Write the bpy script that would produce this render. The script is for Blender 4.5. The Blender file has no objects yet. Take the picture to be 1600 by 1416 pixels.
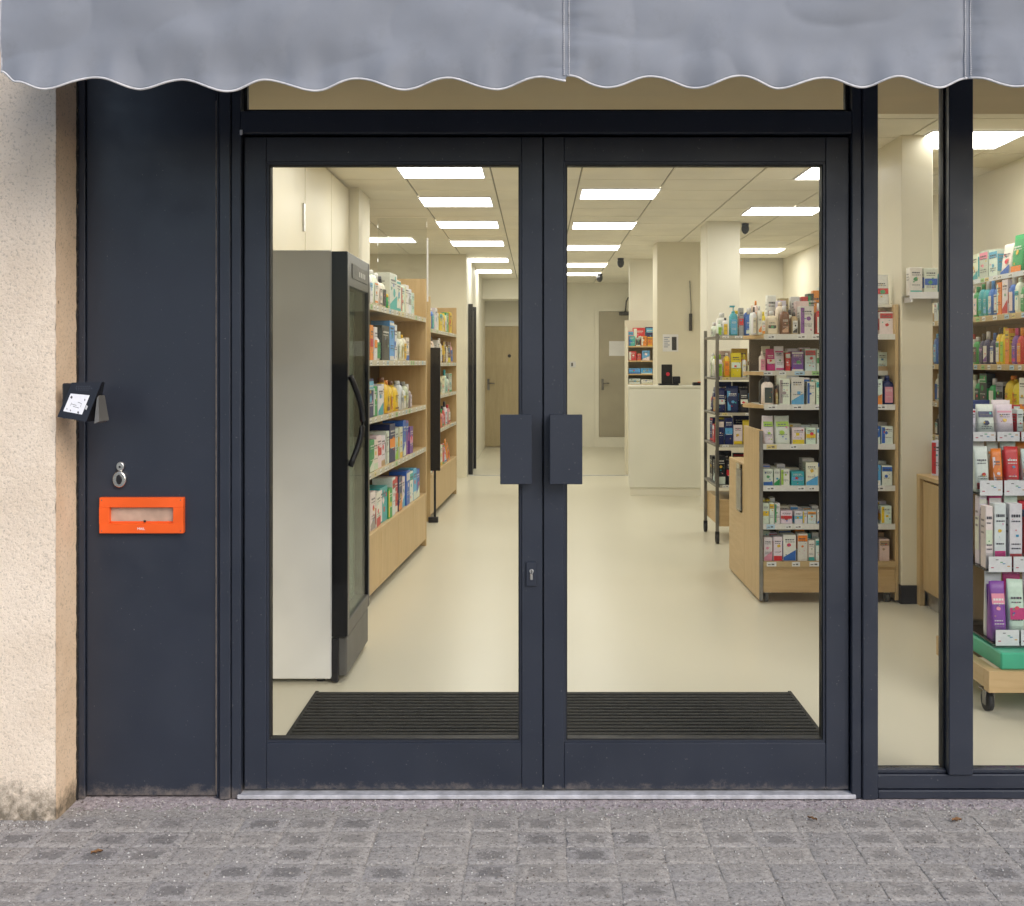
import bpy, bmesh, math, random
from mathutils import Vector, noise, Matrix

S = bpy.context.scene
COL = S.collection
R = math.radians
rng = random.Random(7)

# ------------------------------------------------------------------ camera
# world: shop front lies in the plane Y = 0, +Y goes into the shop, pavement at z = 0
CAM_D, EYE, F = 3.6, 1.5, 1638.0
cd = bpy.data.cameras.new('camera'); cam = bpy.data.objects.new('camera', cd); COL.objects.link(cam)
cam.location = (0, -CAM_D, EYE); cam.rotation_euler = (R(90), 0, 0)
cd.sensor_width = 36; cd.lens = 36 * F / 1600
cd.shift_x = (800 - 840) / 1600; cd.shift_y = (567 - 708) / 1600
cd.clip_start = 0.05; cd.clip_end = 3000
S.camera = cam

# ------------------------------------------------------------------ sky, sun, exposure
SUN_EL, SUN_AZ = 36, 38           # degrees; azimuth measured from straight behind the camera
w = bpy.data.worlds.new('World'); S.world = w; w.use_nodes = True
nt = w.node_tree; nt.nodes.clear()
sky = nt.nodes.new('ShaderNodeTexSky'); sky.sky_type = 'NISHITA'; sky.sun_disc = False
sky.sun_elevation = R(SUN_EL); sky.sun_rotation = R(180 - SUN_AZ)
sky.air_density = 1.0; sky.dust_density = 1.6; sky.ozone_density = 0.6
bg = nt.nodes.new('ShaderNodeBackground'); bg.inputs[1].default_value = 0.15
wo = nt.nodes.new('ShaderNodeOutputWorld')
nt.links.new(sky.outputs[0], bg.inputs[0]); nt.links.new(bg.outputs[0], wo.inputs[0])
sl = bpy.data.lights.new('sun', 'SUN'); sl.energy = 1.3; sl.angle = R(34); sl.color = (1, .95, .88)
so = bpy.data.objects.new('sun', sl); COL.objects.link(so)
sd = Vector((math.sin(R(SUN_AZ)) * math.cos(R(SUN_EL)), -math.cos(R(SUN_AZ)) * math.cos(R(SUN_EL)), math.sin(R(SUN_EL))))
so.rotation_euler = (-sd).to_track_quat('-Z', 'Y').to_euler(); so.location = (0, -8, 8)
S.view_settings.view_transform = 'Standard'; S.view_settings.look = 'None'
S.view_settings.exposure = 0.45; S.view_settings.gamma = 1.0; S.view_settings.use_curve_mapping = False
S.render.engine = 'CYCLES'
S.cycles.use_denoising = True
S.cycles.max_bounces = 6; S.cycles.transparent_max_bounces = 10; S.cycles.diffuse_bounces = 4; S.cycles.glossy_bounces = 2
S.cycles.use_adaptive_sampling = True; S.cycles.adaptive_threshold = .03
S.cycles.caustics_reflective = False; S.cycles.caustics_refractive = False
S.cycles.sample_clamp_indirect = 6.0

# ------------------------------------------------------------------ materials
def node_mat(name):
    m = bpy.data.materials.new(name); m.use_nodes = True
    t = m.node_tree; t.nodes.clear()
    o = t.nodes.new('ShaderNodeOutputMaterial'); b = t.nodes.new('ShaderNodeBsdfPrincipled')
    t.links.new(b.outputs[0], o.inputs[0])
    return m, t, b, o
def N(t, kind, **kw):
    n = t.nodes.new(kind)
    for k, v in kw.items():
        if k.startswith('i_'):
            n.inputs[k[2:].replace('_', ' ')].default_value = v
        else: setattr(n, k, v)
    return n
def ramp(t, fac, stops):
    r = t.nodes.new('ShaderNodeValToRGB')
    e = r.color_ramp.elements
    while len(e) < len(stops): e.new(0.5)
    for el, (p, c) in zip(e, stops):
        el.position = p; el.color = (c[0], c[1], c[2], 1) if not isinstance(c, (int, float)) else (c, c, c, 1)
    t.links.new(fac, r.inputs[0]); return r.outputs[0]
def mix(t, fac, a, b, mode='MIX'):
    m = t.nodes.new('ShaderNodeMix'); m.data_type = 'RGBA'; m.blend_type = mode
    for sock, val in ((m.inputs[0], fac), (m.inputs[6], a), (m.inputs[7], b)):
        if hasattr(val, 'is_linked') or hasattr(val, 'node'): t.links.new(val, sock)
        elif isinstance(val, (int, float)): sock.default_value = val
        else: sock.default_value = (*val[:3], 1)
    return m.outputs[2]
def mathn(t, op, a, b=None, clamp=False):
    m = t.nodes.new('ShaderNodeMath'); m.operation = op; m.use_clamp = clamp
    for s, v in ((m.inputs[0], a), (m.inputs[1], b)):
        if v is None: continue
        if hasattr(v, 'node'): t.links.new(v, s)
        else: s.default_value = v
    return m.outputs[0]
def geo_pos(t):
    g = t.nodes.new('ShaderNodeNewGeometry'); return g.outputs['Position']
def noise_tex(t, scale, detail=4, rough=.55, vec=None, dist=0):
    n = N(t, 'ShaderNodeTexNoise'); n.inputs['Scale'].default_value = scale; n.inputs['Detail'].default_value = detail
    n.inputs['Roughness'].default_value = rough; n.inputs['Distortion'].default_value = dist
    t.links.new(vec if vec is not None else geo_pos(t), n.inputs['Vector']); return n.outputs[0]
def bump(t, b, height, strength=.3, dist=.002):
    n = N(t, 'ShaderNodeBump'); n.inputs['Strength'].default_value = strength; n.inputs['Distance'].default_value = dist
    t.links.new(height, n.inputs['Height']); t.links.new(n.outputs[0], b.inputs['Normal'])

def simple(name, col, rough=.5, metal=0, var=.12, scale=6, bmp=0, bscale=120, coat=0):
    m, t, b, o = node_mat(name)
    if var:
        f = noise_tex(t, scale, 2)
        lo = tuple(c * (1 - var) for c in col); hi = tuple(min(1, c * (1 + var)) for c in col)
        t.links.new(ramp(t, f, [(.3, lo), (.7, hi)]), b.inputs['Base Color'])
        t.links.new(ramp(t, f, [(.3, max(.02, rough * .85)), (.7, min(1, rough * 1.15))]), b.inputs['Roughness'])
    else:
        b.inputs['Base Color'].default_value = (*col, 1); b.inputs['Roughness'].default_value = rough
    b.inputs['Metallic'].default_value = metal
    if coat: b.inputs['Coat Weight'].default_value = coat
    if bmp: bump(t, b, noise_tex(t, bscale, 3), bmp, .001)
    return m

def navy_mat(name, dirt=False):
    m, t, b, o = node_mat(name)
    p = geo_pos(t)
    f = noise_tex(t, 2.2, 3, .6, p)
    c = ramp(t, f, [(.25, (.0165, .0212, .034)), (.75, (.0215, .027, .0425))])
    # fine scuffs and pale specks of the old paint
    sp = noise_tex(t, 140, 2, .5, p)
    c = mix(t, ramp(t, sp, [(.725, 0.0), (.76, .5)]), c, (.25, .24, .22))
    if dirt:
        sx = t.nodes.new('ShaderNodeSeparateXYZ'); t.links.new(p, sx.inputs[0])
        h = N(t, 'ShaderNodeMapRange'); t.links.new(sx.outputs[2], h.inputs[0])
        h.inputs[1].default_value = 0.012; h.inputs[2].default_value = .085; h.inputs[3].default_value = 1; h.inputs[4].default_value = 0
        d = noise_tex(t, 30, 6, .8, p)
        k = mathn(t, 'ADD', mathn(t, 'MULTIPLY', h.outputs[0], .42), mathn(t, 'MULTIPLY', d, .95))
        c = mix(t, ramp(t, k, [(.70, 0.0), (.98, .8)]), c, (.19, .16, .14))
    t.links.new(c, b.inputs['Base Color'])
    t.links.new(ramp(t, noise_tex(t, 7, 3, .6, p), [(.3, .34), (.7, .50)]), b.inputs['Roughness'])
    return m
M = {}
M['navy'] = navy_mat('navy_paint'); M['navy_dirty'] = navy_mat('navy_paint_dirty_base', True)
M['gasket'] = simple('black_rubber', (.008, .008, .009), .6, var=.1)
M['alu'] = simple('aluminium', (.72, .72, .74), .35, 1, var=.12, scale=14, bmp=.1)
M['pale_sill'] = simple('pale_sill_paint', (.46, .46, .485), .4, var=.22, scale=25, bmp=.1)
M['chrome'] = simple('chrome', (.80, .79, .76), .28, 1, var=.05)
M['black_plastic'] = simple('black_plastic', (.012, .012, .015), .4, var=.2)
M['black_gloss'] = simple('black_gloss', (.010, .010, .012), .3, var=0)
M['white_paper'] = simple('white_paper', (.80, .80, .82), .7, var=.04)
M['orange'] = simple('orange_enamel', (.80, .105, .012), .38, var=.07, scale=9, bmp=.05)
M['flap'] = simple('letterbox_flap', (.46, .32, .24), .45, var=.15, scale=20)
M['cream'] = simple('cream_wall_paint', (.76, .71, .565), .55, var=.05, scale=2.5, bmp=.06, bscale=60)
M['cream_panel'] = simple('cream_panel_gloss', (.72, .66, .50), .4, var=.05, scale=2)
M['white_wall'] = simple('white_wall_paint', (.80, .77, .66), .5, var=.04, scale=2, bmp=.05)
M['bulkhead'] = simple('beige_bulkhead_paint', (.60, .50, .34), .6, var=.06, scale=3)
M['tile'] = simple('ceiling_tile', (.85, .81, .69), .8, var=.07, scale=1.6, bmp=.15, bscale=300)
M['ceil_gap'] = simple('ceiling_grid', (.30, .27, .20), .7, var=.05)
M['grey_door'] = simple('grey_door_paint', (.40, .36, .27), .45, var=.06, scale=3)
M['dark_frame'] = simple('dark_frame', (.02, .02, .025), .5, var=.1)
M['white_lam'] = simple('white_laminate', (.76, .75, .66), .4, var=.04, scale=2)
M['fridge_white'] = simple('fridge_white_steel', (.86, .855, .83), .33, var=.07, scale=3, bmp=.03, bscale=30)
M['fridge_in'] = simple('fridge_liner', (.55, .58, .52), .4, var=.05)
M['kick_grey'] = simple('grey_kick_plastic', (.12, .115, .105), .5, var=.12)
M['steel'] = simple('rack_steel', (.23, .22, .20), .38, .8, var=.2)
M['shaded_back'] = simple('shaded_back_board', (.10, .078, .055), .7, var=.2)  # shade inside the shelves is put into this board colour
M['green_tray'] = simple('green_plastic', (.06, .42, .25), .35, var=.12, scale=5)
M['tyre'] = simple('caster_rubber', (.02, .02, .02), .6, var=.2)
M['red_plastic'] = simple('red_plastic', (.62, .03, .06), .4, var=.1)

def wood_mat(name, lo, hi, axis, rough=.42):
    m, t, b, o = node_mat(name)
    mp = t.nodes.new('ShaderNodeMapping'); t.links.new(geo_pos(t), mp.inputs[0])
    sc = [14, 14, 14]; sc[axis] = 1.3; mp.inputs['Scale'].default_value = sc
    f = noise_tex(t, 2.2, 7, .62, mp.outputs[0], .6)
    t.links.new(ramp(t, f, [(.28, lo), (.72, hi)]), b.inputs['Base Color'])
    b.inputs['Roughness'].default_value = rough
    bump(t, b, f, .05, .001)
    return m
M['wood_z'] = wood_mat('beech_board_upright', (.50, .345, .165), (.62, .45, .24), 2)
M['wood_y'] = wood_mat('beech_board_lengthwise', (.50, .345, .165), (.63, .46, .25), 1)
M['wood_x'] = wood_mat('beech_board_crosswise', (.50, .33, .155), (.62, .44, .23), 0)
M['wood_door'] = wood_mat('oak_door', (.40, .32, .18), (.48, .39, .235), 2, .5)

def print_mat():
    m, t, b, o = node_mat('printed_packaging')
    a = t.nodes.new('ShaderNodeVertexColor'); a.layer_name = 'Col'
    f = noise_tex(t, 60, 3)
    t.links.new(mix(t, 1.0, a.outputs[0], ramp(t, f, [(.3, .90), (.7, 1.0)]), 'MULTIPLY'), b.inputs['Base Color'])
    b.inputs['Roughness'].default_value = .38
    return m
M['print'] = print_mat()

def glass_mat(name, tint=(.985, .99, .985), spec=1.0):
    m = bpy.data.materials.new(name); m.use_nodes = True; t = m.node_tree; t.nodes.clear()
    o = t.nodes.new('ShaderNodeOutputMaterial'); mx = t.nodes.new('ShaderNodeMixShader')
    tr = t.nodes.new('ShaderNodeBsdfTransparent'); tr.inputs[0].default_value = (*tint, 1)
    gl = t.nodes.new('ShaderNodeBsdfGlossy'); gl.inputs['Roughness'].default_value = .015
    fr = t.nodes.new('ShaderNodeFresnel'); fr.inputs[0].default_value = 1.45
    f = mathn(t, 'MULTIPLY', fr.outputs[0], spec)
    t.links.new(f, mx.inputs[0]); t.links.new(tr.outputs[0], mx.inputs[1]); t.links.new(gl.outputs[0], mx.inputs[2])
    t.links.new(mx.outputs[0], o.inputs[0]); return m
M['glass'] = glass_mat('window_glass', (.992, .996, .99), .32)
M['fridge_glass'] = glass_mat('fridge_glass', (.84, .90, .85), .4)
M['acrylic'] = glass_mat('clear_acrylic', (.95, .96, .96))

def emit_mat(name, col, s):
    m = bpy.data.materials.new(name); m.use_nodes = True; t = m.node_tree; t.nodes.clear()
    o = t.nodes.new('ShaderNodeOutputMaterial'); e = t.nodes.new('ShaderNodeEmission')
    e.inputs[0].default_value = (*col, 1); e.inputs[1].default_value = s
    t.links.new(e.outputs[0], o.inputs[0]); return m
M['light'] = emit_mat('led_panel_light', (1, .975, .90), 9.0)

def plaster_mat(name, lo, hi, bs, bd, mould):
    m, t, b, o = node_mat(name); p = geo_pos(t)
    c = ramp(t, noise_tex(t, 5, 6, .6, p), [(.3, lo), (.7, hi)])
    pit = noise_tex(t, 130, 3, .6, p)
    c = mix(t, ramp(t, pit, [(.33, .55), (.45, 0.0)]), c, tuple(v * .5 for v in lo))
    sx = t.nodes.new('ShaderNodeSeparateXYZ'); t.links.new(p, sx.inputs[0])
    h = N(t, 'ShaderNodeMapRange'); t.links.new(sx.outputs[2], h.inputs[0])
    h.inputs[1].default_value = 0.02; h.inputs[2].default_value = mould; h.inputs[3].default_value = 1; h.inputs[4].default_value = 0
    d = noise_tex(t, 42, 7, .7, p)
    big = noise_tex(t, 6, 3, .5, p)
    k = mathn(t, 'ADD', mathn(t, 'MULTIPLY', h.outputs[0], .42), mathn(t, 'ADD', mathn(t, 'MULTIPLY', d, .45), mathn(t, 'MULTIPLY', big, .25)))
    c = mix(t, ramp(t, k, [(.60, 0.0), (.80, .88)]), c, (.105, .085, .055))
    # a few rust coloured spots
    sp = noise_tex(t, 31, 1, .4, p)
    c = mix(t, ramp(t, sp, [(.755, 0.0), (.79, .7)]), c, (.22, .13, .07))
    t.links.new(c, b.inputs['Base Color']); b.inputs['Roughness'].default_value = .9
    bump(t, b, noise_tex(t, bs, 4, .7, p), .7, bd)
    return m
M['plaster'] = plaster_mat('rough_cream_render', (.72, .605, .485), (.80, .69, .57), 130, .005, .30)
M['reveal'] = plaster_mat('smooth_apricot_render', (.74, .54, .36), (.82, .63, .45), 90, .0018, .16)

def fabric_mat():
    m, t, b, o = node_mat('grey_awning_canvas'); p = geo_pos(t)
    c = ramp(t, noise_tex(t, 4.5, 6, .65, p), [(.25, (.365, .388, .445)), (.75, (.415, .440, .500))])
    st = noise_tex(t, 13, 6, .7, p)
    c = mix(t, ramp(t, st, [(.56, 0.0), (.80, .22)]), c, (.19, .185, .19))
    t.links.new(c, b.inputs['Base Color']); b.inputs['Roughness'].default_value = .72
    wv = N(t, 'ShaderNodeTexWave'); wv.inputs['Scale'].default_value = 420; t.links.new(p, wv.inputs[0])
    bump(t, b, wv.outputs[1], .08, .0005)
    tl = t.nodes.new('ShaderNodeBsdfTranslucent'); t.links.new(c, tl.inputs[0]); ms = t.nodes.new('ShaderNodeMixShader'); ms.inputs[0].default_value = .38
    t.links.new(b.outputs[0], ms.inputs[1]); t.links.new(tl.outputs[0], ms.inputs[2]); t.links.new(ms.outputs[0], o.inputs[0])
    return m
M['fabric'] = fabric_mat()
M['piping'] = simple('pale_piping', (.62, .61, .62), .7, var=.12, scale=60)
M['stitch'] = simple('pale_stitching', (.50, .50, .53), .75, var=.1, scale=80)

def floor_mat():
    m, t, b, o = node_mat('cream_vinyl_floor'); p = geo_pos(t)
    c = ramp(t, noise_tex(t, .9, 1, .5, p), [(.2, (.635, .60, .478)), (.8, (.665, .63, .505))])
    t.links.new(c, b.inputs['Base Color'])
    t.links.new(ramp(t, noise_tex(t, .7, 1, .5, p), [(.2, .27), (.8, .36)]), b.inputs['Roughness'])
    return m
M['floor'] = floor_mat()
M['rubber_mat'] = simple('mat_rubber', (.022, .022, .019), .85, var=.3, scale=40, bmp=.3)

def stone_mat(name, lo, hi, speck=.5, rnd=True, core=False):
    m, t, b, o = node_mat(name); p = geo_pos(t)
    c = ramp(t, noise_tex(t, 48, 8, .85, p), [(.36, tuple(v * .82 for v in lo)), (.64, tuple(v * 1.08 for v in hi))])
    if core:      # worn darker heart of each stone, ragged outline, stronger on some stones
        tc = t.nodes.new('ShaderNodeTexCoord'); sx = t.nodes.new('ShaderNodeSeparateXYZ'); t.links.new(tc.outputs['Object'], sx.inputs[0])
        oi = t.nodes.new('ShaderNodeObjectInfo')
        ex = mathn(t, 'DIVIDE', mathn(t, 'ABSOLUTE', sx.outputs[0]), .048); ey = mathn(t, 'DIVIDE', mathn(t, 'ABSOLUTE', sx.outputs[1]), .031)
        e = mathn(t, 'MAXIMUM', ex, ey)
        e = mathn(t, 'ADD', e, mathn(t, 'MULTIPLY', mathn(t, 'SUBTRACT', noise_tex(t, 45, 6, .75, p), .5), 2.4))
        k = mathn(t, 'MULTIPLY', ramp(t, e, [(.72, 1.0), (1.12, 0.0)]), ramp(t, oi.outputs['Random'], [(.15, .0), (.45, .5), (.95, 1.0)]))
        c = mix(t, k, c, mix(t, noise_tex(t, 60, 5, .7, p), tuple(v * .48 for v in lo), tuple(v * .62 for v in hi)))
    if rnd:
        oi = t.nodes.new('ShaderNodeObjectInfo')
        c = mix(t, 1.0, c, ramp(t, oi.outputs['Random'], [(0, (.90, .90, .91)), (.5, (1.05, 1.03, 1.0)), (1, (.95, .95, .97))]), 'MULTIPLY')
    # pale grit grains and small dark pits
    v = N(t, 'ShaderNodeTexVoronoi'); v.inputs['Scale'].default_value = 70; t.links.new(p, v.inputs['Vector'])
    g = noise_tex(t, 40, 2, .5, p)
    k = mathn(t, 'MULTIPLY', ramp(t, v.outputs['Distance'], [(.16, 1.0), (.28, 0.0)]), ramp(t, g, [(.54, 0.0), (.60, 1.0)]))
    c = mix(t, mathn(t, 'MULTIPLY', k, speck), c, (.62, .58, .54))
    d = noise_tex(t, 80, 4, .75, p)
    c = mix(t, ramp(t, d, [(.34, .75), (.46, 0.0)]), c, (.075, .07, .066))
    t.links.new(c, b.inputs['Base Color']); b.inputs['Roughness'].default_value = .88
    bump(t, b, mathn(t, 'ADD', noise_tex(t, 60, 6, .74, p), mathn(t, 'MULTIPLY', k, .5)), .8, .006)
    return m
M['paver'] = stone_mat('grey_paving_stone', (.31, .292, .278), (.475, .447, .425), .55, True, True)
M['joint'] = stone_mat('sandy_joint', (.30, .28, .26), (.46, .43, .40), .6, False)
M['mortar'] = stone_mat('purple_grey_mortar', (.30, .25, .255), (.52, .46, .47), .8, False)
M['asphalt'] = stone_mat('asphalt', (.045, .045, .045), (.07, .07, .07), .2, False)
M['leaf'] = simple('dry_leaf', (.20, .10, .04), .8, var=.35, scale=80)

# ------------------------------------------------------------------ mesh building
class MB:
    def __init__(s): s.v, s.f, s.c, s.m, s.sm = [], [], [], [], []
    def face(s, pts, col=None, mi=0, smooth=False):
        n = len(s.v); s.v += [tuple(p) for p in pts]; s.f.append(tuple(range(n, n + len(pts)))); s.c.append(col); s.m.append(mi); s.sm.append(smooth)
    def add(s, verts, faces, col=None, mi=0, smooth=False):
        n = len(s.v); s.v += [tuple(p) for p in verts]
        for f in faces: s.f.append(tuple(i + n for i in f)); s.c.append(col); s.m.append(mi); s.sm.append(smooth)
        return s
    def box(s, x0, x1, y0, y1, z0, z1, bev=0, col=None, mi=0, seg=1):
        x0, x1 = min(x0, x1), max(x0, x1); y0, y1 = min(y0, y1), max(y0, y1); z0, z1 = min(z0, z1), max(z0, z1)
        vs = [(x, y, z) for z in (z0, z1) for y in (y0, y1) for x in (x0, x1)]
        fs = [(0, 2, 3, 1), (4, 5, 7, 6), (0, 1, 5, 4), (2, 6, 7, 3), (0, 4, 6, 2), (1, 3, 7, 5)]
        if not bev: return s.add(vs, fs, col, mi)
        bm = bmesh.new(); bv = [bm.verts.new(p) for p in vs]
        for f in fs: bm.faces.new([bv[i] for i in f])
        bmesh.ops.bevel(bm, geom=list(bm.edges), offset=bev, segments=seg, affect='EDGES', profile=.6)
        bm.verts.index_update()
        s.add([v.co[:] for v in bm.verts], [[v.index for v in f.verts] for f in bm.faces], col, mi); bm.free(); return s
    def rings(s, loops, col=None, mi=0, smooth=True, cap=True, closed=True):
        n = len(loops[0]); base = len(s.v)
        for l in loops: s.v += [tuple(p) for p in l]
        for k in range(len(loops) - 1):
            for i in range(n if closed else n - 1):
                a = base + k * n + i; b2 = base + k * n + (i + 1) % n
                s.f.append((a, b2, b2 + n, a + n)); s.c.append(col); s.m.append(mi); s.sm.append(smooth)
        if cap and closed:
            s.f.append(tuple(base + i for i in reversed(range(n)))); s.c.append(col); s.m.append(mi); s.sm.append(False)
            e = base + (len(loops) - 1) * n
            s.f.append(tuple(e + i for i in range(n))); s.c.append(col); s.m.append(mi); s.sm.append(False)
        return s
    def tube(s, pts, r, n=8, col=None, mi=0):
        pts = [Vector(p) for p in pts]; loops = []
        for k, p in enumerate(pts):
            d = (pts[min(k + 1, len(pts) - 1)] - pts[max(k - 1, 0)]).normalized()
            u = d.cross(Vector((0, 0, 1)));
            if u.length < .1: u = d.cross(Vector((1, 0, 0)))
            u.normalize(); q = u.cross(d)
            loops.append([p + u * math.cos(a) * r + q * math.sin(a) * r for a in (2 * math.pi * i / n for i in range(n))])
        return s.rings(loops, col, mi)
    def cyl(s, c, axis, r, h, n=16, col=None, mi=0):
        c = Vector(c); a = Vector(axis).normalized()
        return s.tube([c, c + a * h], r, n, col, mi)
    def grid(s, fn, nu, nv, col=None, mi=0, smooth=True):
        b = len(s.v)
        for j in range(nv + 1):
            for i in range(nu + 1): s.v.append(tuple(fn(i / nu, j / nv)))
        for j in range(nv):
            for i in range(nu):
                a = b + j * (nu + 1) + i
                s.f.append((a, a + 1, a + nu + 2, a + nu + 1)); s.c.append(col); s.m.append(mi); s.sm.append(smooth)
        return s
    def mesh(s, name, mats):
        me = bpy.data.meshes.new(name); me.from_pydata(s.v, [], s.f)
        for m in (mats if isinstance(mats, (list, tuple)) else [mats]): me.materials.append(M[m] if isinstance(m, str) else m)
        me.polygons.foreach_set('material_index', s.m); me.polygons.foreach_set('use_smooth', s.sm)
        if any(c is not None for c in s.c):
            at = me.color_attributes.new('Col', 'FLOAT_COLOR', 'CORNER')
            for p in me.polygons:
                c = s.c[p.index] or (.8, .8, .8)
                for li in p.loop_indices: at.data[li].color = (*c[:3], 1)
        me.update(); return me
    def build(s, name, mats, parent=None, loc=None, rz=0):
        return obj(name, s.mesh(name, mats), parent, loc, rz)
def obj(name, me, parent=None, loc=None, rz=0):
    o = bpy.data.objects.new(name, me); COL.objects.link(o)
    if parent: o.parent = parent
    if loc: o.location = loc
    if rz: o.rotation_euler = (0, 0, rz)
    return o
def tag(o, label=None, cat=None, group=None, kind=None):
    for k, v in (('label', label), ('category', cat), ('group', group), ('kind', kind)):
        if v: o[k] = v
    return o
def empty(name, loc=(0, 0, 0), rz=0, label=None, cat=None, group=None):
    o = bpy.data.objects.new(name, None); COL.objects.link(o); o.location = loc; o.rotation_euler = (0, 0, rz)
    o.empty_display_size = .1
    return tag(o, label, cat, group)
def part(name, mat, parent, *a, bev=0, **k):
    """one box as one part"""
    return MB().box(*a, bev=bev, **k).build(name, mat, parent)
def bx(px): return (px - 840) / 455.0           # metres along the shop front, measured off the front plane
def bz(py): return EYE - (py - 567) / 455.0
FZ = .02                                         # shop floor level

# ================================================================== GROUND
tag(part('ground', 'asphalt', None, -600, 600, -900, 40, -.5, -.05), kind='structure')
pv = tag(part('pavement', 'joint', None, -9, 9, -3.4, -.0, -.049, -.0028), kind='structure')
# stones: joints run straight away from the shop front
PW, PD = .150, .108
def paver_mesh(k):
    r = random.Random(k); hw, hd = PW / 2 - .0018 - r.random() * .0015, PD / 2 - .002 - r.random() * .002
    mb = MB()
    xs = [-hw, -hw + .006, -hw + .028 + r.uniform(-.008, .008), 0, hw - .028 + r.uniform(-.008, .008), hw - .006, hw]
    ys = [-hd, -hd + .006, -hd + .026 + r.uniform(-.007, .007), hd - .026 + r.uniform(-.007, .007), hd - .006, hd]
    def h(i, j):
        e = -.0016 if i in (0, 6) or j in (0, 5) else 0
        return e + r.uniform(-.0014, .0014)
    V = [(x + (r.uniform(-.003, .003) if 0 < i < 6 else r.uniform(-.001, .001)), y + (r.uniform(-.003, .003) if 0 < j < 5 else r.uniform(-.001, .001)), h(i, j)) for j, y in enumerate(ys) for i, x in enumerate(xs)]
    n = len(V)
    for j in range(5):
        for i in range(6):
            a = j * 7 + i
            mb.f.append((a, a + 1, a + 8, a + 7)); mb.c.append(None); mb.sm.append(True)
            mb.m.append(0)
    mb.v = V
    rim = [i for i in range(7)] + [7 * j + 6 for j in range(1, 6)] + [35 + i for i in range(5, -1, -1)] + [7 * j for j in range(4, 0, -1)]
    for k2, i in enumerate(rim):
        j = rim[(k2 + 1) % len(rim)]
        mb.face([V[i], (V[i][0], V[i][1], -.04), (V[j][0], V[j][1], -.04), V[j]])
    return mb.mesh('paving_stone', 'paver')
pms = [paver_mesh(k) for k in range(14)]
for j in range(9):
    for i in range(-14, 15):
        o = obj('paving_stone', rng.choice(pms), pv, (i * PW + .012 + rng.uniform(-.002, .002), -.19 - j * PD + rng.uniform(-.002, .002), rng.uniform(-.0015, .001)))
        o.rotation_euler = (rng.uniform(-.008, .008), rng.uniform(-.008, .008), rng.choice((0, math.pi)) + rng.uniform(-.006, .006))
# rough mortar bed between stones and threshold
def mort(u, v):
    x = -2.4 + u * 5.4; y = -.134 + v * .164 + (noise.noise((x * 6, 1, 0)) * .012 if v < .2 else 0)
    return (x, y, -.006 + v * .008 + noise.noise((x * 30, y * 30, 3)) * .004 + noise.noise((x * 90, y * 90, 8)) * .003)
tag(MB().grid(mort, 520, 14).build('mortar_bed', 'mortar'), kind='structure')
# grit lying along the foot of the front
g = MB(); r2 = random.Random(3)
for k in range(6500):
    x = r2.uniform(-1.85, 1.9); y = -abs(r2.gauss(0, .09)) - .006 if k < 1800 else r2.uniform(-.85, -.01)
    if x < -1.57 and y > -.17: y = -.17 - abs(r2.gauss(0, .05))
    s_ = r2.uniform(.0012, .0042) * (1.25 if r2.random() < .1 else 1)
    c = r2.choice([(.42, .40, .38), (.50, .47, .44), (.35, .32, .30), (.22, .19, .17), (.45, .42, .39), (.38, .36, .34), (.62, .60, .57), (.14, .11, .09)])
    pts = [Vector((x, y, .0005)) + Vector((r2.uniform(.5, 1) * s_ * math.cos(a), r2.uniform(.5, 1) * s_ * math.sin(a), 0)) for a in (0, 1.3, 2.5, 3.8, 5)]
    top = Vector((x, y, s_ * 1.1))
    for q in range(5): g.face([pts[q], pts[(q + 1) % 5], top], c)
tag(g.build('grit', 'print'), 'loose pale grit scattered over the paving', 'grit', kind='stuff')

def leaf(x, y, s, a, label):
    mb = MB(); prof = [0, .55, .8, .7, .4, 0]
    L = []
    for k, wv in enumerate(prof):
        u = k / 5 - .5
        L.append([(u * s, -wv * s * .28, .004 + .006 * abs(math.sin(k * 1.7))), (u * s, 0, .002 + .003 * (k % 2)), (u * s, wv * s * .28, .005 + .007 * abs(math.cos(k)))])
    mb.rings(L, closed=False, cap=False)
    o = mb.build('dry_leaf', 'leaf', None, (x, y, .002), a)
    tag(o, label, 'leaf', 'dry leaves on the paving')
leaf(-1.345, -.40, .035, .5, 'dry brown leaf on the paving in front of the navy panel')
leaf(.90, -.165, .035, 2.4, 'dry leaf at the foot of the door frame, right of the doors')
leaf(1.37, -.175, .036, .2, 'dry leaf on the paving below the narrow window')

# ================================================================== SHOP FRONT
# ---- plaster pilaster at the left
YP = -.163; XC = bx(122)
w_ = empty('plaster_wall', (0, 0, 0), 0, 'rough cream rendered wall with mouldy foot, left of the navy panel', 'wall')
def wf(u, v):
    x = XC - .50 * (1 - u) ; z = -.03 + v * 3.4
    e = u ** 10
    d = noise.noise((x * 60, z * 60, 0)) * .0012 + noise.noise((x * 150, z * 150, 4)) * .0014 + noise.noise((x * 5, z * 3, 2)) * .004
    if z < .12: d -= .012 * max(0, noise.noise((x * 14, z * 14, 9))) * (1 - z / .12) * 2
    return (x + noise.noise((1, z * 22, 5)) * .004 * e - .004 * e, YP + d + .006 * e, z)
MB().grid(wf, 100, 680).build('wall_face', 'plaster', w_)
def wr(u, v):
    z = -.03 + v * 3.4
    return (XC + noise.noise((z * 22, 3, u * 4)) * .0012 + noise.noise((z * 60, u * 12, 1)) * .001 - .003, YP + .004 + u * (.163 + .03), z)
MB().grid(wr, 14, 500).build('reveal', 'reveal', w_)
part('wall_core', 'plaster', w_, -3.0, XC - .012, YP + .02, .3, -.03, 3.37)
part('outer_face', 'plaster', w_, -6.0, XC - .495, YP - .001, .3, -.03, 3.37)

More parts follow.
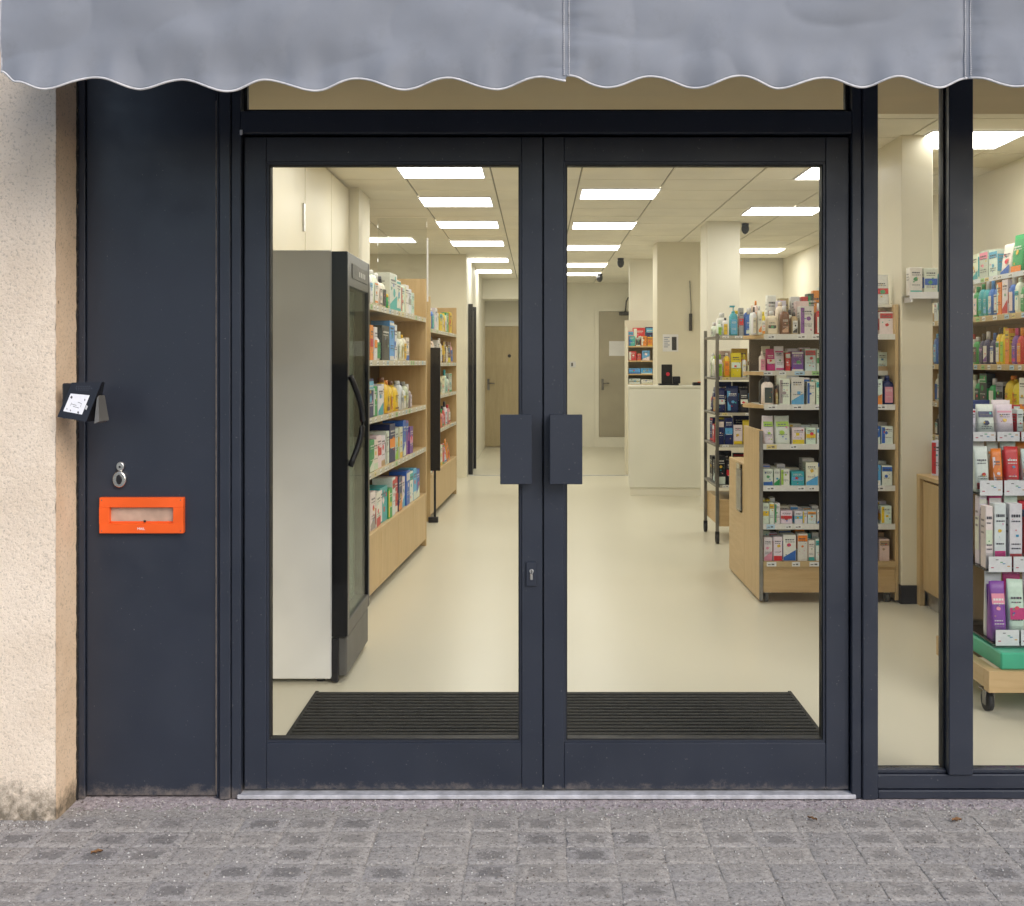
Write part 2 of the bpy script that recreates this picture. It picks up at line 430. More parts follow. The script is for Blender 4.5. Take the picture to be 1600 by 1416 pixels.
# ---- wall above the shop front (behind the awning)
hw = tag(part('upper_wall', 'plaster', None, XC + .002, 6, .012, .3, 2.62, 3.37), 'rendered wall above the shop front behind the awning', 'wall')

# ---- navy side panel with lock
sp = empty('side_panel', (bx(230), 0, 0), 0, 'tall plain navy panel between the cream wall and the doors', 'panel')
def wp(*a): return a
X0 = -bx(230)
def sbox(name, mat, x0, x1, y0, y1, z0, z1, bev=.0015, parent=sp): return part(name, mat, parent, x0 + X0, x1 + X0, y0, y1, z0, z1, bev=bev)
sbox('edge_strip', 'navy_dirty', XC + .001, bx(133), -.004, .10, .003, 2.618, .002)
sbox('board', 'navy_dirty', bx(133.6), bx(337), .008, .09, .010, 2.618, .003)
sbox('edge_bead', 'navy', bx(338.2), bx(342.4), -.001, .09, .006, 2.618, .0025)
M['edge_glint'] = simple('painted_edge_glint', (.20, .165, .14), .45, var=.4, scale=30)  # painted highlight: beige stand-in for the bright line along the bead
sbox('glint_strip', 'edge_glint', bx(337.1), bx(338.15), -.0005, .05, .02, 2.4, 0)
# jagged filler between render and metal
def jag(u, v):
    z = v * 2.6
    return (XC + X0 - .004 + u * (.008 + .003 * noise.noise((z * 18, 0, 0)) + .003 * noise.noise((z * 70, 1, 0))), -.008 - .003 * noise.noise((z * 25, u, 0)), z)
MB().grid(jag, 2, 400).build('sealant', 'gasket', sp)
lk = MB()
def disc(mb, cx, cz, rx, rz, y0, y1, n=22, hole=0):
    mb.rings([[(cx + rx * k * math.cos(a), y, cz + rz * k * math.sin(a)) for a in (2 * math.pi * i / n for i in range(n))] for k, y in ((1, y1), (1, y0 + .003), (.86, y0))])
lx = bx(188) + X0
disc(lk, lx, bz(729), .0135, .0165, -.004, .010); disc(lk, lx - .002, bz(749), .0235, .0285, -.008, .010)
o = lk.build('lock_plate', 'chrome', sp)
kh = MB(); disc(kh, lx - .001, bz(749), .010, .017, -.0125, -.006, 14); kh.build('keyhole', 'black_plastic', o)
kh = MB(); disc(kh, lx, bz(729.5), .004, .004, -.008, -.002, 10); kh.build('keyhole', 'black_plastic', o)

# ---- orange letterbox
def bez(mb, x0, x1, z0, z1, t, y0, y1, bev=.0015, tb=None):
    tb = tb or t
    mb.box(x0, x1, y0, y1, z1 - tb, z1, bev); mb.box(x0, x1, y0, y1, z0, z0 + tb, bev)
    mb.box(x0, x0 + t, y0 + .0003, y1, z0 + tb - .001, z1 - tb + .001); mb.box(x1 - t, x1, y0 + .0003, y1, z0 + tb - .001, z1 - tb + .001)
    return mb
lb = empty('letterbox', (bx(222.5), .008, bz(805)), 0, 'orange metal letterbox slot set in the navy panel', 'letterbox')
W2, H2 = 131 / 910, 56 / 910
bez(MB(), -W2, W2, -H2, H2, .0345, -.020, .004, .002, .0345).build('frame', 'orange', lb)
fl = MB().box(-W2 + .034, W2 - .034, -.0035, -.0005, -H2 + .034, H2 - .034).build('flap', 'flap', lb)
MB().box(-W2 + .0355, W2 - .0355, -.0065, -.0036, -H2 + .0347, -H2 + .040).build('flap_lip', 'orange', fl)
MB().box(.004, .012, -.0085, -.0066, -H2 + .037, -H2 + .0435).build('latch', 'gasket', fl)
def text(body, size, mat, parent, loc, rot=(R(90), 0, 0), name='lettering', ext=.0003):
    c = bpy.data.curves.new(name, 'FONT'); c.body = body; c.size = size; c.align_x = 'CENTER'; c.align_y = 'CENTER'; c.extrude = ext
    t = bpy.data.objects.new(name + '_curve', c); COL.objects.link(t)
    dg = bpy.context.evaluated_depsgraph_get(); me = bpy.data.meshes.new_from_object(t.evaluated_get(dg))
    bpy.data.objects.remove(t); bpy.data.curves.remove(c)
    me.materials.clear(); me.materials.append(M[mat]); o = bpy.data.objects.new(name, me); COL.objects.link(o)
    o.parent = parent; o.location = loc; o.rotation_euler = rot; return o
text('MAIL', .012, 'white_paper', lb, (0.0, -.0204, -H2 + .016))
for sx in (-1, 1):
    for sz in (-1, 1):
        sc = MB(); disc(sc, sx * (W2 - .009), sz * (H2 - .009), .002, .002, -.0215, -.018, 8); sc.build('screw', 'kick_grey', lb)

# ---- black key box with sticker, fixed to the wall corner
kb = empty('key_box', (bx(131) * .953, -.18, bz(622) * 1 - 0.006), 0, 'small black tilted box with white sticker on the wall corner', 'box')
kk = 3.40 / 1638
def kpt(px, py, y):
    if y < .0 or y == 0: y = -.002 - .046 * (py - 591) / 60
    return ((px - 131) * kk, y, -(py - 622) * kk)
mb = MB()
F1 = [kpt(115, 592, -.004), kpt(162, 591, .0), kpt(147, 652, -.045), kpt(101, 645, -.05)]
B1 = [kpt(113, 593, .03), kpt(160, 592, .03), kpt(149, 653, .03), kpt(104, 648, .03)]
mb.add(F1 + B1, [(3, 2, 1, 0), (4, 5, 6, 7), (0, 1, 5, 4), (1, 2, 6, 5), (2, 3, 7, 6), (3, 0, 4, 7)])
mb.build('lid', 'black_plastic', kb)
part('back_plate', 'black_plastic', kb, -.067, -.028, -.0, .03, -.055, .060, bev=.004)
mb = MB().add([kpt(160, 612, -.006), kpt(167, 652, -.012), kpt(160, 655, -.012), kpt(158, 616, -.006), kpt(160, 612, .03), kpt(167, 652, .03), kpt(160, 655, .03), kpt(158, 616, .03)],
              [(0, 1, 2, 3), (7, 6, 5, 4), (0, 4, 5, 1), (1, 5, 6, 2), (2, 6, 7, 3), (3, 7, 4, 0)])
mb.build('side_flap', 'kick_grey', kb)
def onlid(u, v, lift):   # bilinear on the tilted lid face
    a, b, c, d = [Vector(p) for p in F1]
    p = (a * (1 - u) + b * u) * (1 - v) + (d * (1 - u) + c * u) * v
    n = (b - a).cross(d - a).normalized()
    if n.y > 0: n = -n
    return p + n * lift
def lidquad(mb, u0, v0, u1, v1, lift, col, sk=.06):
    mb.face([onlid(u0 + sk * (1 - 2 * v0) * 0, v1, lift), onlid(u1, v1 + .03, lift), onlid(u1, v0 + .03, lift), onlid(u0, v0, lift)], col)
mb = MB(); lidquad(mb, .12, .32, .78, .82, .0012, (.80, .80, .84)); st = mb.build('sticker', 'print', kb)
mb = MB()
for (u, v, du, dv) in ((.17, .38, .07, .06), (.66, .44, .04, .04), (.20, .72, .03, .03), (.33, .75, .04, .03), (.60, .77, .06, .05), (.30, .60, .18, .012), (.48, .54, .14, .012), (.38, .66, .22, .012), (.28, .56, .012, .08), (.62, .57, .012, .08)):
    lidquad(mb, u, v, u + du, v + dv, .0018, (.10, .10, .11))
mb.build('sticker_marks', 'print', st)
mb = MB()
for (u, v, du) in ((.2, .09, .5), (.2, .14, .6), (.25, .19, .45)):
    for q in range(7): lidquad(mb, u + q * du / 7, v, u + (q + .7) * du / 7, v + .022, .0006, (.05, .05, .06))
mb.build('embossed_marks', 'print', kb)
mb = MB(); lidquad(mb, .80, .60, .87, .70, .002, (.5, .5, .5)); mb.build('catch', 'print', kb)

# ---- door frame
df = empty('door_frame', (0, 0, 0), 0, 'navy metal frame with transom light around the double glass doors', 'door frame')
part('jamb', 'navy_dirty', df, bx(344), bx(361), -.012, .10, .004, 2.618, bev=.003)
part('jamb', 'navy_dirty', df, bx(361.6), bx(376.5), -.004, .10, .004, 2.618, bev=.003)
part('jamb', 'navy', df, bx(1330.5), bx(1346), -.004, .10, .004, 2.618, bev=.003)
part('jamb', 'navy', df, bx(1346.6), bx(1370.5), -.012, .10, .004, 2.618, bev=.003)
part('head', 'navy', df, bx(376.8), bx(1330.2), -.006, .10, bz(209), bz(174), bev=.003)
part('door_stop', 'gasket', df, bx(376.9), bx(1330.1), .074, .098, bz(216), bz(206))
part('door_stop', 'gasket', df, bx(374), bx(386), .074, .098, .024, bz(217)); part('door_stop', 'gasket', df, bx(1324), bx(1332), .074, .098, .024, bz(217))
MB().box(bx(372), bx(1336), -.013, .09, .006, .020, bev=.002).build('threshold', 'pale_sill', df)
pane = part('transom_pane', 'glass', df, bx(382), bx(1329), .035, .041, bz(172.5), 2.61)
bez(MB(), bx(377.2), bx(1330), bz(173.7), 2.615, .012, .028, .05, 0).build('gasket', 'gasket', pane)
part('door_closer_pin', 'alu', df, bx(376), bx(380), -.012, -.006, bz(212), bz(204), bev=.001)

# ---- the two door leaves
YD = .016
def door(name, label, x0, x1, lock, gx0, gx1, g):
    d = empty(name, ((x0 + x1) / 2, YD, FZ), 0, label, 'door', 'double glass doors of the shop')
    ox, oz = (x0 + x1) / 2, FZ
    zb, zt = bz(1236.5), bz(212.5); gz0, gz1 = bz(1164), bz(251.5)
    def p(n, mat, a, b, y0, y1, c, e, bev=.002, par=d): return part(n, mat, par, a - ox, b - ox, y0, y1, c - oz, e - oz, bev=bev)
    p('stile', 'navy_dirty', x0, gx0, 0, .055, zb, zt); p('stile', 'navy_dirty', gx1, x1, 0, .055, zb, zt)
    p('bottom_rail', 'navy_dirty', gx0 + .0004, gx1 - .0004, .001, .054, zb, gz0); p('top_rail', 'navy', gx0 + .0004, gx1 - .0004, .001, .054, gz1, zt)
    # glazing beads, set back, with a thin rubber line
    bez(MB(), gx0 - ox + .0005, gx1 - ox - .0005, gz0 - oz + .0005, gz1 - oz - .0005, .007, .006, .05, 0).build('glazing_bead', 'navy', d)
    bez(MB(), gx0 - ox + .007, gx1 - ox - .007, gz0 - oz + .007, gz1 - oz - .007, .0045, .012, .046, 0).build('gasket', 'gasket', d)
    p('glass_pane', 'glass', gx0 + .010, gx1 - .010, .026, .032, gz0 + .010, gz1 - .010, 0)
    return d, ox, oz, p
dl, ox, oz, p = door('glass_door', 'left leaf of the navy framed double glass door with keyhole', bx(379.5), bx(847.6), True, bx(414), bx(815), 0)
KH = 3.545 / 3.6
def handle(d, ox, oz, a, b):
    x0, x1, z0, z1 = bx(a) * KH - ox, bx(b) * KH - ox, EYE - (757 - 567) / 455 * KH - oz, EYE - (648 - 567) / 455 * KH - oz
    h = MB().box(x0, x1, -.071, -.060, z0, z1, .0015).build('pull_handle', 'navy', d)
    inner = x1 - .012 if a < 840 else x0 + .012
    MB().box(inner - .011, inner + .011, -.060, -.0005, z0 + .004, z1 - .004, .001).build('standoff', 'navy', h)
    MB().box(x0, x1, -.060, -.052, z1 - .012, z1 - .0005, .001).box(x0, x1, -.060, -.052, z0 + .0005, z0 + .012, .001).build('return_lip', 'navy', h)
handle(dl, ox, oz, 781.5, 831)
lock = p('lock_escutcheon', 'navy', bx(822), bx(838.5), -.009, -.0002, bz(917), bz(879), .002)
mb = MB(); disc(mb, bx(830.5) - ox, bz(893.5) - oz, .0082, .0082, -.013, -.008, 16); mb.box(bx(830.5) - ox - .0045, bx(830.5) - ox + .0045, -.0126, -.008, bz(907) - oz, bz(895) - oz, .0015)
cy = mb.build('lock_cylinder', 'chrome', lock)
MB().box(bx(830.5) - ox - .0012, bx(830.5) - ox + .0012, -.0136, -.012, bz(897) - oz, bz(891) - oz).build('keyhole', 'gasket', cy)
dr, ox, oz, p = door('glass_door', 'right leaf of the navy framed double glass door without keyhole', bx(849.6), bx(1328.6), False, bx(881.5), bx(1292.5), 1)
handle(dr, ox, oz, 859, 910)
part('meeting_seal', 'gasket', dr, bx(846) - ox, bx(851) - ox, .03, .05, bz(1235) - oz, bz(214) - oz)

# ---- fixed window right of the doors
sw = empty('shop_window', (bx(1500), 0, 0), 0, 'navy framed fixed shop window right of the doors', 'window')
X0 = -bx(1500)
def sbx(n, mat, x0, x1, y0, y1, z0, z1, bev=.002, par=sw): return part(n, mat, par, x0 + X0, x1 + X0, y0, y1, z0, z1, bev=bev)
sbx('sill_rail', 'navy', bx(1371), 6, -.006, .09, .004, bz(1234.5), .003)
sbx('bottom_rail', 'navy', bx(1371), 6, .002, .09, bz(1233.5), bz(1211), .003)
sbx('mullion', 'navy', bx(1481.5), bx(1519.5), -.008, .09, bz(1210.5), 2.618, .003)
sbx('mullion', 'navy', 2.62, 2.72, -.008, .09, bz(1210.5), 2.618, .003)
for a, b in ((bx(1371), bx(1481)), (bx(1520), 2.6195), (2.7205, 6)):
    pn = sbx('glass_pane', 'glass', a + .004, b - .004, .040, .046, bz(1206), 2.61, 0)
    bez(MB(), a + X0 + .0005, b + X0 - .0005, bz(1210), 2.615, .0045, .03, .056, 0, .006).build('gasket', 'gasket', pn)
    MB().box(a + X0 + .0005, b + X0 - .0005, .012, .034, bz(1210), bz(1205), .001).build('drip_bead', 'navy', pn)

# ---- awning
YA, DA = -.6, 3.0
def ax(px): return (px - 840) * DA / F
def az(py): return EYE - (py - 567) * DA / F
ext = [(-2, 110), (26, 128), (66, 139), (145, 119.5), (214, 136.5), (280, 122), (350, 141), (413, 122), (488, 140.5), (557, 121), (627, 138.5), (700, 120.5), (772, 138.5), (845, 120), (884.5, 127.5), (885, 119), (950, 137.5), (1015, 119.5), (1092, 137), (1155, 119.5), (1217, 137.5), (1290, 120.5), (1345, 135.5), (1405, 120), (1465, 137), (1515, 120), (1590, 136.5)]
q = 1590; up = True
while q < 2300:
    q += 66; ext.append((q, 120 if up else 137)); up = not up
def edge(px):
    for (a, ya), (b, yb) in zip(ext, ext[1:]):
        if a <= px <= b:
            u = (px - a) / (b - a); return ya + (yb - ya) * (.5 - .5 * math.cos(math.pi * u))
    return 130
SEAMS = (885, 1515, 2145)
def wrinkle(x, z):
    h = (az(0) + .03) - z
    px = x * F / DA + 840
    d = noise.noise((x * 2.3, z * 3.5, 0)) * .020 + noise.noise((x * 4.5 + z * 2.5, z * 7 - x * 1.5, 5)) * .012 + noise.noise((x * 14 - z * 5, z * 11, 7)) * .0032
    for s_ in SEAMS:
        k = math.exp(-((px - s_) / 42) ** 2)
        d += k * (.0045 * noise.noise((z * 34, s_ + math.copysign(3, px - s_), 0)) + .003 * noise.noise((z * 80, s_ + math.copysign(5, px - s_), 2))) * min(1, abs(px - s_) / 9)
        d += .010 * math.exp(-((px - s_) / 14) ** 2)
    for sc_, am, tw in ((1.5, .014, 2.6), (3.0, .0055, -2.8)):     # sharp diagonal creases
        n_ = noise.noise((x * sc_ + z * tw, z * sc_ * 1.6 - x * tw * .4, sc_)); d += am * (1 - min(1, abs(n_) * 2.6)) ** 1.6
    hi_ = max(0, (h - .13) / .13)
    d += .0016 * hi_ ** 2 * noise.noise((x * 30, z * 9, 11))      # puckers along the hem
    # scalloped hem curls in and out
    d += .006 * math.sin((px - 214) / 139 * 2 * math.pi) * max(0, (h - .10) / .16)
    d += .005 * math.sin(x * 48 + 1.5 * noise.noise((x * 3, 0, 0))) * max(0, (h - .14) / .12)
    return d * .8
aw = empty('awning', (0, YA, 0), 0, 'grey canvas awning with scalloped valance and pale piping over the shop front', 'awning')
ZT = az(0) + .035
NX = 680
def val(u, v, lift=0):
    px = -2 + u * 2204; x = ax(px); zb = az(edge(px)); z = zb + (ZT - zb) * v
    return (x, wrinkle(x, z) + lift, z)
mbv = MB().grid(lambda u, v: val(u, v), NX, 34); va = mbv.build('valance', 'fabric', aw)
sm_ = va.modifiers.new('cloth_thickness', 'SOLIDIFY'); sm_.thickness = .0015; sm_.offset = 1
def hempts(p0, p1, lift=-.001):
    out = []
    for i in range(int((p1 - p0) / 3.2) + 1):
        px = p0 + (p1 - p0) * i / int((p1 - p0) / 3.2); v = val((px + 2) / 2204, 0, lift); out.append((v[0], v[1], v[2]))
    return out
for a, b in ((-1.5, 884), (886, 1515), (1516, 2190)): MB().tube(hempts(a, b), .0034, 6).build('piping', 'piping', va)
# left free edge
le = [(ax(-1), wrinkle(ax(-1), ZT - k * .02) - .001, ZT - k * .02) for k in range(int((ZT - az(112)) / .02) + 1)]
MB().tube(le, .0022, 5).build('side_hem', 'stitch', va)
for s_ in SEAMS[:2]:
    mb = MB()
    mb.grid(lambda u, v: (lambda px: (ax(px), wrinkle(ax(px), az(edge(s_ + 1) ) + (ZT - az(edge(s_ + 1))) * v) - .003, az(edge(s_ + 1)) + (ZT - az(edge(s_ + 1))) * v))(s_ - 5.5 + 11 * u), 4, 40)
    sm2 = mb.build('seam_band', 'fabric', va)
    mb = MB()
    for dx in (-4, 4):
        n_ = 46
        for k in range(n_):
            za, zb2 = [az(edge(s_ + 1)) + (ZT - az(edge(s_ + 1))) * (k + e) / n_ for e in (.08, .80)]
            mb.tube([(ax(s_ + dx), wrinkle(ax(s_ + dx), z) - .0042, z) for z in (za, (za + zb2) / 2, zb2)], .0016, 5)
    mb.build('stitching', 'piping', sm2)
def can(u, v):
    x = ax(2) + u * (ax(2202) - ax(2)); return (x, wrinkle(x, ZT) * (1 - v) + v * (.62) + .0, ZT + v * .42 + noise.noise((x * 2, v * 2, 0)) * .01 - .03 * math.sin(v * math.pi))
cn = MB().grid(can, 160, 16).build('canopy', 'fabric', aw)
sm_ = cn.modifiers.new('cloth_thickness', 'SOLIDIFY'); sm_.thickness = .002
MB().tube([(ax(2), .03, ZT - .012), (ax(2202), .03, ZT - .012)], .018, 10).build('front_bar', 'alu', aw)
for px in (60, 900, 1750): MB().tube([(ax(px), .04, ZT - .012), (ax(px), .30, ZT + .12), (ax(px), .615, ZT + .16)], .014, 8).build('folding_arm', 'alu', aw)

# ================================================================== SHOP INTERIOR
# depth helper: Y = distance from the camera minus CAM_D
def Yd(d): return d - CAM_D
CZ = 2.9
LX, RX, BY, MY = -1.52, 3.3, Yd(18.4), Yd(14.1)
def struct(name, mat, *a, **k): return tag(part(name, mat, None, *a, **k), kind='structure')
struct('floor', 'floor', -3.0, 3.6, .085, BY + .3, -.04, FZ)
cl = struct('ceiling', 'ceil_gap', -3.0, 3.6, .09, BY + .3, CZ + .006, CZ + .1)
TW, TD = .66, .5
tm = MB().box(-TW / 2 + .006, TW / 2 - .006, -TD / 2 + .006, TD / 2 - .006, 0, .012, .0025).mesh('ceiling_tile', 'tile')
for i in range(-3, 7):
    for j in range(0, 29):
        x = -1.0 + TW * (i + .5); y = Yd(5.0) + TD * (j + .5)
        if x < -2.7 or x > RX or (y < Yd(8.8) and x < LX - .2) or (y > MY and (x < -1.3 or x > 2.1)): continue
        obj('ceiling_tile', tm, cl, (x, y, CZ - .002 + rng.uniform(-.0015, .0005)))
# walls
wl = struct('wall_left', 'cream', LX - .1, LX, .09, Yd(8.35), FZ, CZ + .005)
struct('wall_left_pillar', 'cream', LX - .1, -1.425, Yd(8.352), Yd(8.9), FZ, CZ + .004)
struct('wall_alcove', 'cream', -2.7, -2.6, Yd(8.6), MY, FZ, CZ + .005)
struct('wall_alcove_front', 'cream', -2.6, LX - .1, Yd(8.6), Yd(8.7), FZ, CZ + .005)
struct('wall_alcove_back', 'cream', -2.7, -.92, Yd(13.5), Yd(13.62), FZ, CZ + .004)
struct('wall_corridor', 'white_wall', -1.04, -.92, Yd(13.622), BY, FZ, CZ + .003)
struct('wall_back', 'white_wall', -1.4, 3.6, BY, BY + .15, FZ, CZ + .005)
struct('wall_corridor_right', 'white_wall', 1.9, 2.0, MY + .1, BY, FZ, CZ + .003)
struct('wall_rear', 'white_wall', 1.235, RX + .02, MY, MY + .1, FZ, CZ + .004)
wr_ = struct('wall_right', 'cream', RX, RX + .12, .09, MY + .1, FZ, CZ + .003)
struct('wall_right_return', 'cream', RX + .12, 6, .30, .42, FZ, CZ + .003)
struct('soffit', 'bulkhead', LX + .001, RX - .002, .095, Yd(4.72), 2.62, CZ + .002)
# tall panels on the left wall, with a pull
for a, b in ((1.9, Yd(6.76)), (Yd(6.775), Yd(7.62)), (Yd(7.632), Yd(8.34))):
    part('wall_panel', 'cream_panel', wl, LX + .001, LX + .02, a, b, FZ + .1, CZ - .02, bev=.002)
hd = part('panel_pull', 'alu', wl, LX + .02, LX + .032, Yd(6.69), Yd(6.72), 2.34, 2.52, bev=.002)
# columns
def pillar(label, x0, x1, y0, y1, mat='cream', skirt=None):
    o = tag(part('pillar', mat, None, x0, x1, y0, y1, FZ, CZ + .001, bev=.004), label, 'pillar', 'square pillars in the shop')
    if skirt: part('skirting', skirt, o, x0 - .006, x1 + .006, y0 - .006, y1, FZ + .001, FZ + .115)
    return o
pb = pillar('cream pillar behind the white counter, with a notice on it', 1.385, 1.885, Yd(12.15), Yd(12.6))
pillar('cream pillar behind the metal rack on wheels', 1.672, 2.0, Yd(10.35), Yd(10.75), 'white_wall')
pillar('narrow cream pillar right of the wooden gondola with dark skirting', 2.232, 2.425, Yd(6.43), Yd(6.9), 'cream', 'dark_frame')
pillar('cream pillar rising behind the wooden gondola', 2.30, 2.60, Yd(7.5), Yd(7.9), 'white_wall')
# back wall doors
def room_door(name, label, x0, x1, z1, mat, hx, z0=FZ + .01):
    d = empty(name, ((x0 + x1) / 2, BY, FZ), 0, label, 'door'); c = (x0 + x1) / 2
    part('leaf', mat, d, x0 - c, x1 - c, -.035, -.002, z0 - FZ, z1 - FZ, bev=.003)
    f = MB(); f.box(x0 - c - .07, x0 - c - .003, -.05, -.001, 0, z1 - FZ + .07); f.box(x1 - c + .003, x1 - c + .07, -.05, -.001, 0, z1 - FZ + .07); f.box(x0 - c - .0028, x1 - c + .0028, -.049, -.001, z1 - FZ + .003, z1 - FZ + .07)
    f.build('frame', 'white_wall', d)
    h = MB().box(hx - c - .02, hx - c + .02, -.045, -.036, 1.0, 1.2, .003).build('handle_plate', 'steel', d)
    MB().tube([(hx - c, -.045, 1.12), (hx - c, -.085, 1.12), (hx - c + .11, -.085, 1.12)], .01, 8).build('lever', 'steel', h)
    return d
KB = 18.4 / F
wd = room_door('wooden_door', 'light oak door at the far end of the aisle', -.97 + .0, -.12, EYE + 57 * KB, 'wood_door', -.86)
mb = MB(); disc(mb, .05, 1.60, .03, .03, -.042, -.036, 16); mb.build('door_sign', 'black_plastic', wd)
gd = room_door('grey_door', 'plain grey door with a white notice at the back of the shop', 1.075, 1.78, 2.40, 'grey_door', 1.14, .20)
mb = MB().box(.155 - .33 , .45 - .33, -.0375, -.0357, 1.60, 1.86); nt_ = mb.build('notice', 'white_paper', gd)
part('kick_board', 'white_wall', gd, -.355, .355, -.04, -.002, .0, .175)
mb = MB().box(.0, .22, -.09, -.036, 2.31, 2.37, .004).tube([(.1, -.08, 2.36), (.12, -.1, 2.55), (.16, -.02, 2.62)], .012, 6); mb.build('door_closer', 'black_plastic', gd)
# corridor beam, floor strip, dark doorway
struct('beam', 'white_wall', -.918, .02, Yd(17.4), Yd(17.9), 2.56, CZ + .0005)
struct('floor_strip', 'alu', -.90, 1.22, Yd(13.72), Yd(13.78), FZ + .001, FZ + .008)
dd = empty('dark_doorway', (-.92, Yd(14.3), FZ), 0, 'open dark doorway in the left corridor wall', 'door')
part('leaf', 'dark_frame', dd, .002, .03, -.35, .35, .01, 2.2); part('frame', 'black_plastic', dd, .002, .06, .352, .42, 0, 2.26); part('frame', 'black_plastic', dd, .002, .06, -.42, -.352, 0, 2.26)
lsw = empty('light_switch', (.62, BY - .001, 1.47), 0, 'small light switch on the white back wall', 'switch')
part('plate', 'white_paper', lsw, -.05, .05, -.012, 0, -.05, .05, bev=.003); part('rocker', 'kick_grey', lsw, -.03, .0, -.02, -.012, -.03, .03, bev=.002)

# ---- ceiling light panels
def panel_light(x0, x1, dfar, label, dep=.5):
    y1 = Yd(dfar); c = (x0 + x1) / 2
    t = empty('ceiling_light', (c, y1 - dep / 2, CZ - .0035), 0, label, 'ceiling light', 'light panels in the shop ceiling')
    hx, hy = (x1 - x0) / 2, dep / 2
    mb = MB(); mb.box(-hx - .012, hx + .012, -hy - .012, -hy, -.010, -.0005); mb.box(-hx - .012, hx + .012, hy, hy + .012, -.010, -.0005)
    mb.box(-hx - .012, -hx, -hy + .0002, hy - .0002, -.0098, -.0005); mb.box(hx, hx + .012, -hy + .0002, hy - .0002, -.0098, -.0005)
    mb.build('frame', 'white_paper', t)
    mb = MB(); mb.face([(-hx + .0005, hy - .0005, -.005), (hx - .0005, hy - .0005, -.005), (hx - .0005, -hy + .0005, -.005), (-hx + .0005, -hy + .0005, -.005)]); mb.build('diffuser', 'light', t)
O = ['first', 'second', 'third', 'fourth', 'fifth', 'sixth', 'seventh', 'eighth', 'ninth', 'tenth', 'eleventh', 'twelfth', 'thirteenth', 'fourteenth', 'fifteenth', 'sixteenth', 'seventeenth', 'eighteenth', 'nineteenth', 'twentieth', 'twenty-first', 'twenty-second', 'twenty-third', 'twenty-fourth']
for k, d in enumerate((7.88, 9.32, 10.80, 12.46, 14.45, 16.2)): panel_light(-1.0, -.40, d, f'lit ceiling panel, {O[k]} from the front in the left door row')
for k, d in enumerate((8.89, 10.88, 12.95, 15.2, 16.7)): panel_light(.36, .98, d, f'lit ceiling panel, {O[k]} from the front in the row right of the handles')
panel_light(-1.0, -.40, 6.44, 'unseen ceiling panel added for light behind the head of the left door', .5)  # this and the next three are unseen, added to brighten the front
panel_light(.36, .98, 6.85, 'unseen ceiling panel added for light behind the head of the right door', .5)
panel_light(-.32, .28, 5.2, 'unseen ceiling panel added for light just inside the entrance behind the bulkhead', .5)
panel_light(1.75, 2.35, 5.3, 'unseen ceiling panel added for light just inside the window behind the bulkhead', .5)
panel_light(1.92, 2.58, 9.87, 'lit ceiling panel in front of the tall pillar behind the metal rack')
panel_light(2.1, 3.03, 13.3, 'far lit ceiling panel behind the dome camera by the pillar')
panel_light(1.95, 2.56, 7.95, 'lit ceiling panel cut off by the top right corner of the door glass')
panel_light(2.375, 2.96, 6.8, 'nearest lit ceiling panel, seen through the narrow window and the wide one')
panel_light(-1.92, -1.40, 12.1, 'small lit ceiling panel in the alcove behind the left pillar', .42)

# ---- ceiling cameras
def dome(x, d, label, s=1.0):
    t = empty('ceiling_camera', (x, Yd(d), CZ - .004), 0, label, 'camera', 'black cameras on the shop ceiling')
    MB().cyl((0, 0, -.03 * s), (0, 0, 1), .05 * s, .03 * s, 16).build('mount', 'black_plastic', t)
    MB().rings([[(.055 * s * k * math.cos(a), .055 * s * k * math.sin(a), z * s) for a in (2 * math.pi * i / 14 for i in range(14))] for k, z in ((.8, -.03), (1, -.06), (.95, -.10), (.6, -.135), (.15, -.15))]).build('dome', 'black_gloss', t)
dome(2.08, 10.5, 'black dome camera on the ceiling right of the tall pillar', .72)
dome(1.83, 6.95, 'black dome camera at the ceiling near the top right of the doors', .6)
dome(1.11, 14.0, 'black dome camera on the ceiling above the grey door', .85)
dome(.97, 16.4, 'small black camera on the ceiling far back above the corridor', .9)

# ---- entrance mat
mt = empty('entrance_mat', (.07, .65, FZ), 0, 'black ribbed entrance mat just inside the glass doors', 'mat')
MB().box(-1.065, 1.065, -.40, .44, .0005, .008, .002).build('base', 'rubber_mat', mt)
mb = MB(); k = -.385
while k < .42:
    mb.box(-1.05, 1.05, k, k + .024, .008, .0155, .003); k += .0385
tag(mb.build('ribs', 'rubber_mat', mt), kind='stuff')
mb = MB(); bez_ = [(-1.064, -1.048, -.399, .439), (1.048, 1.064, -.399, .439)]
for a, b, c, d in bez_: MB().box(a, b, c, d, .008, .013, .002).build('border', 'rubber_mat', mt)

# ================================================================== PRODUCTS
C = dict(white=(.78, .77, .73), cream=(.74, .68, .54), blue=(.03, .14, .50), navy=(.015, .025, .12), teal=(.05, .42, .42), green=(.03, .33, .10), lime=(.36, .60, .06),
         yellow=(.82, .56, .03), orange=(.82, .26, .03), red=(.60, .03, .04), pink=(.75, .30, .40), magenta=(.62, .03, .20), purple=(.20, .06, .34), black=(.015, .015, .02),
         brown=(.16, .07, .03), tan=(.50, .34, .17), grey=(.34, .34, .34), sky=(.12, .42, .72), pale=(.62, .70, .60), dark=(.05, .06, .06))
FULL = dict(c='carton', b='bottle', p='pump_bottle', u='pouch', j='jug', t='tube', r='jar')
CATN = dict(c='carton', b='bottle', p='bottle', u='pouch', j='jug', t='tube', r='jar')
def sup(a, rx, ry, n=3.2):
    c, s_ = math.cos(a), math.sin(a)
    return (rx * math.copysign(abs(c) ** (2 / n), c), ry * math.copysign(abs(s_) ** (2 / n), s_))
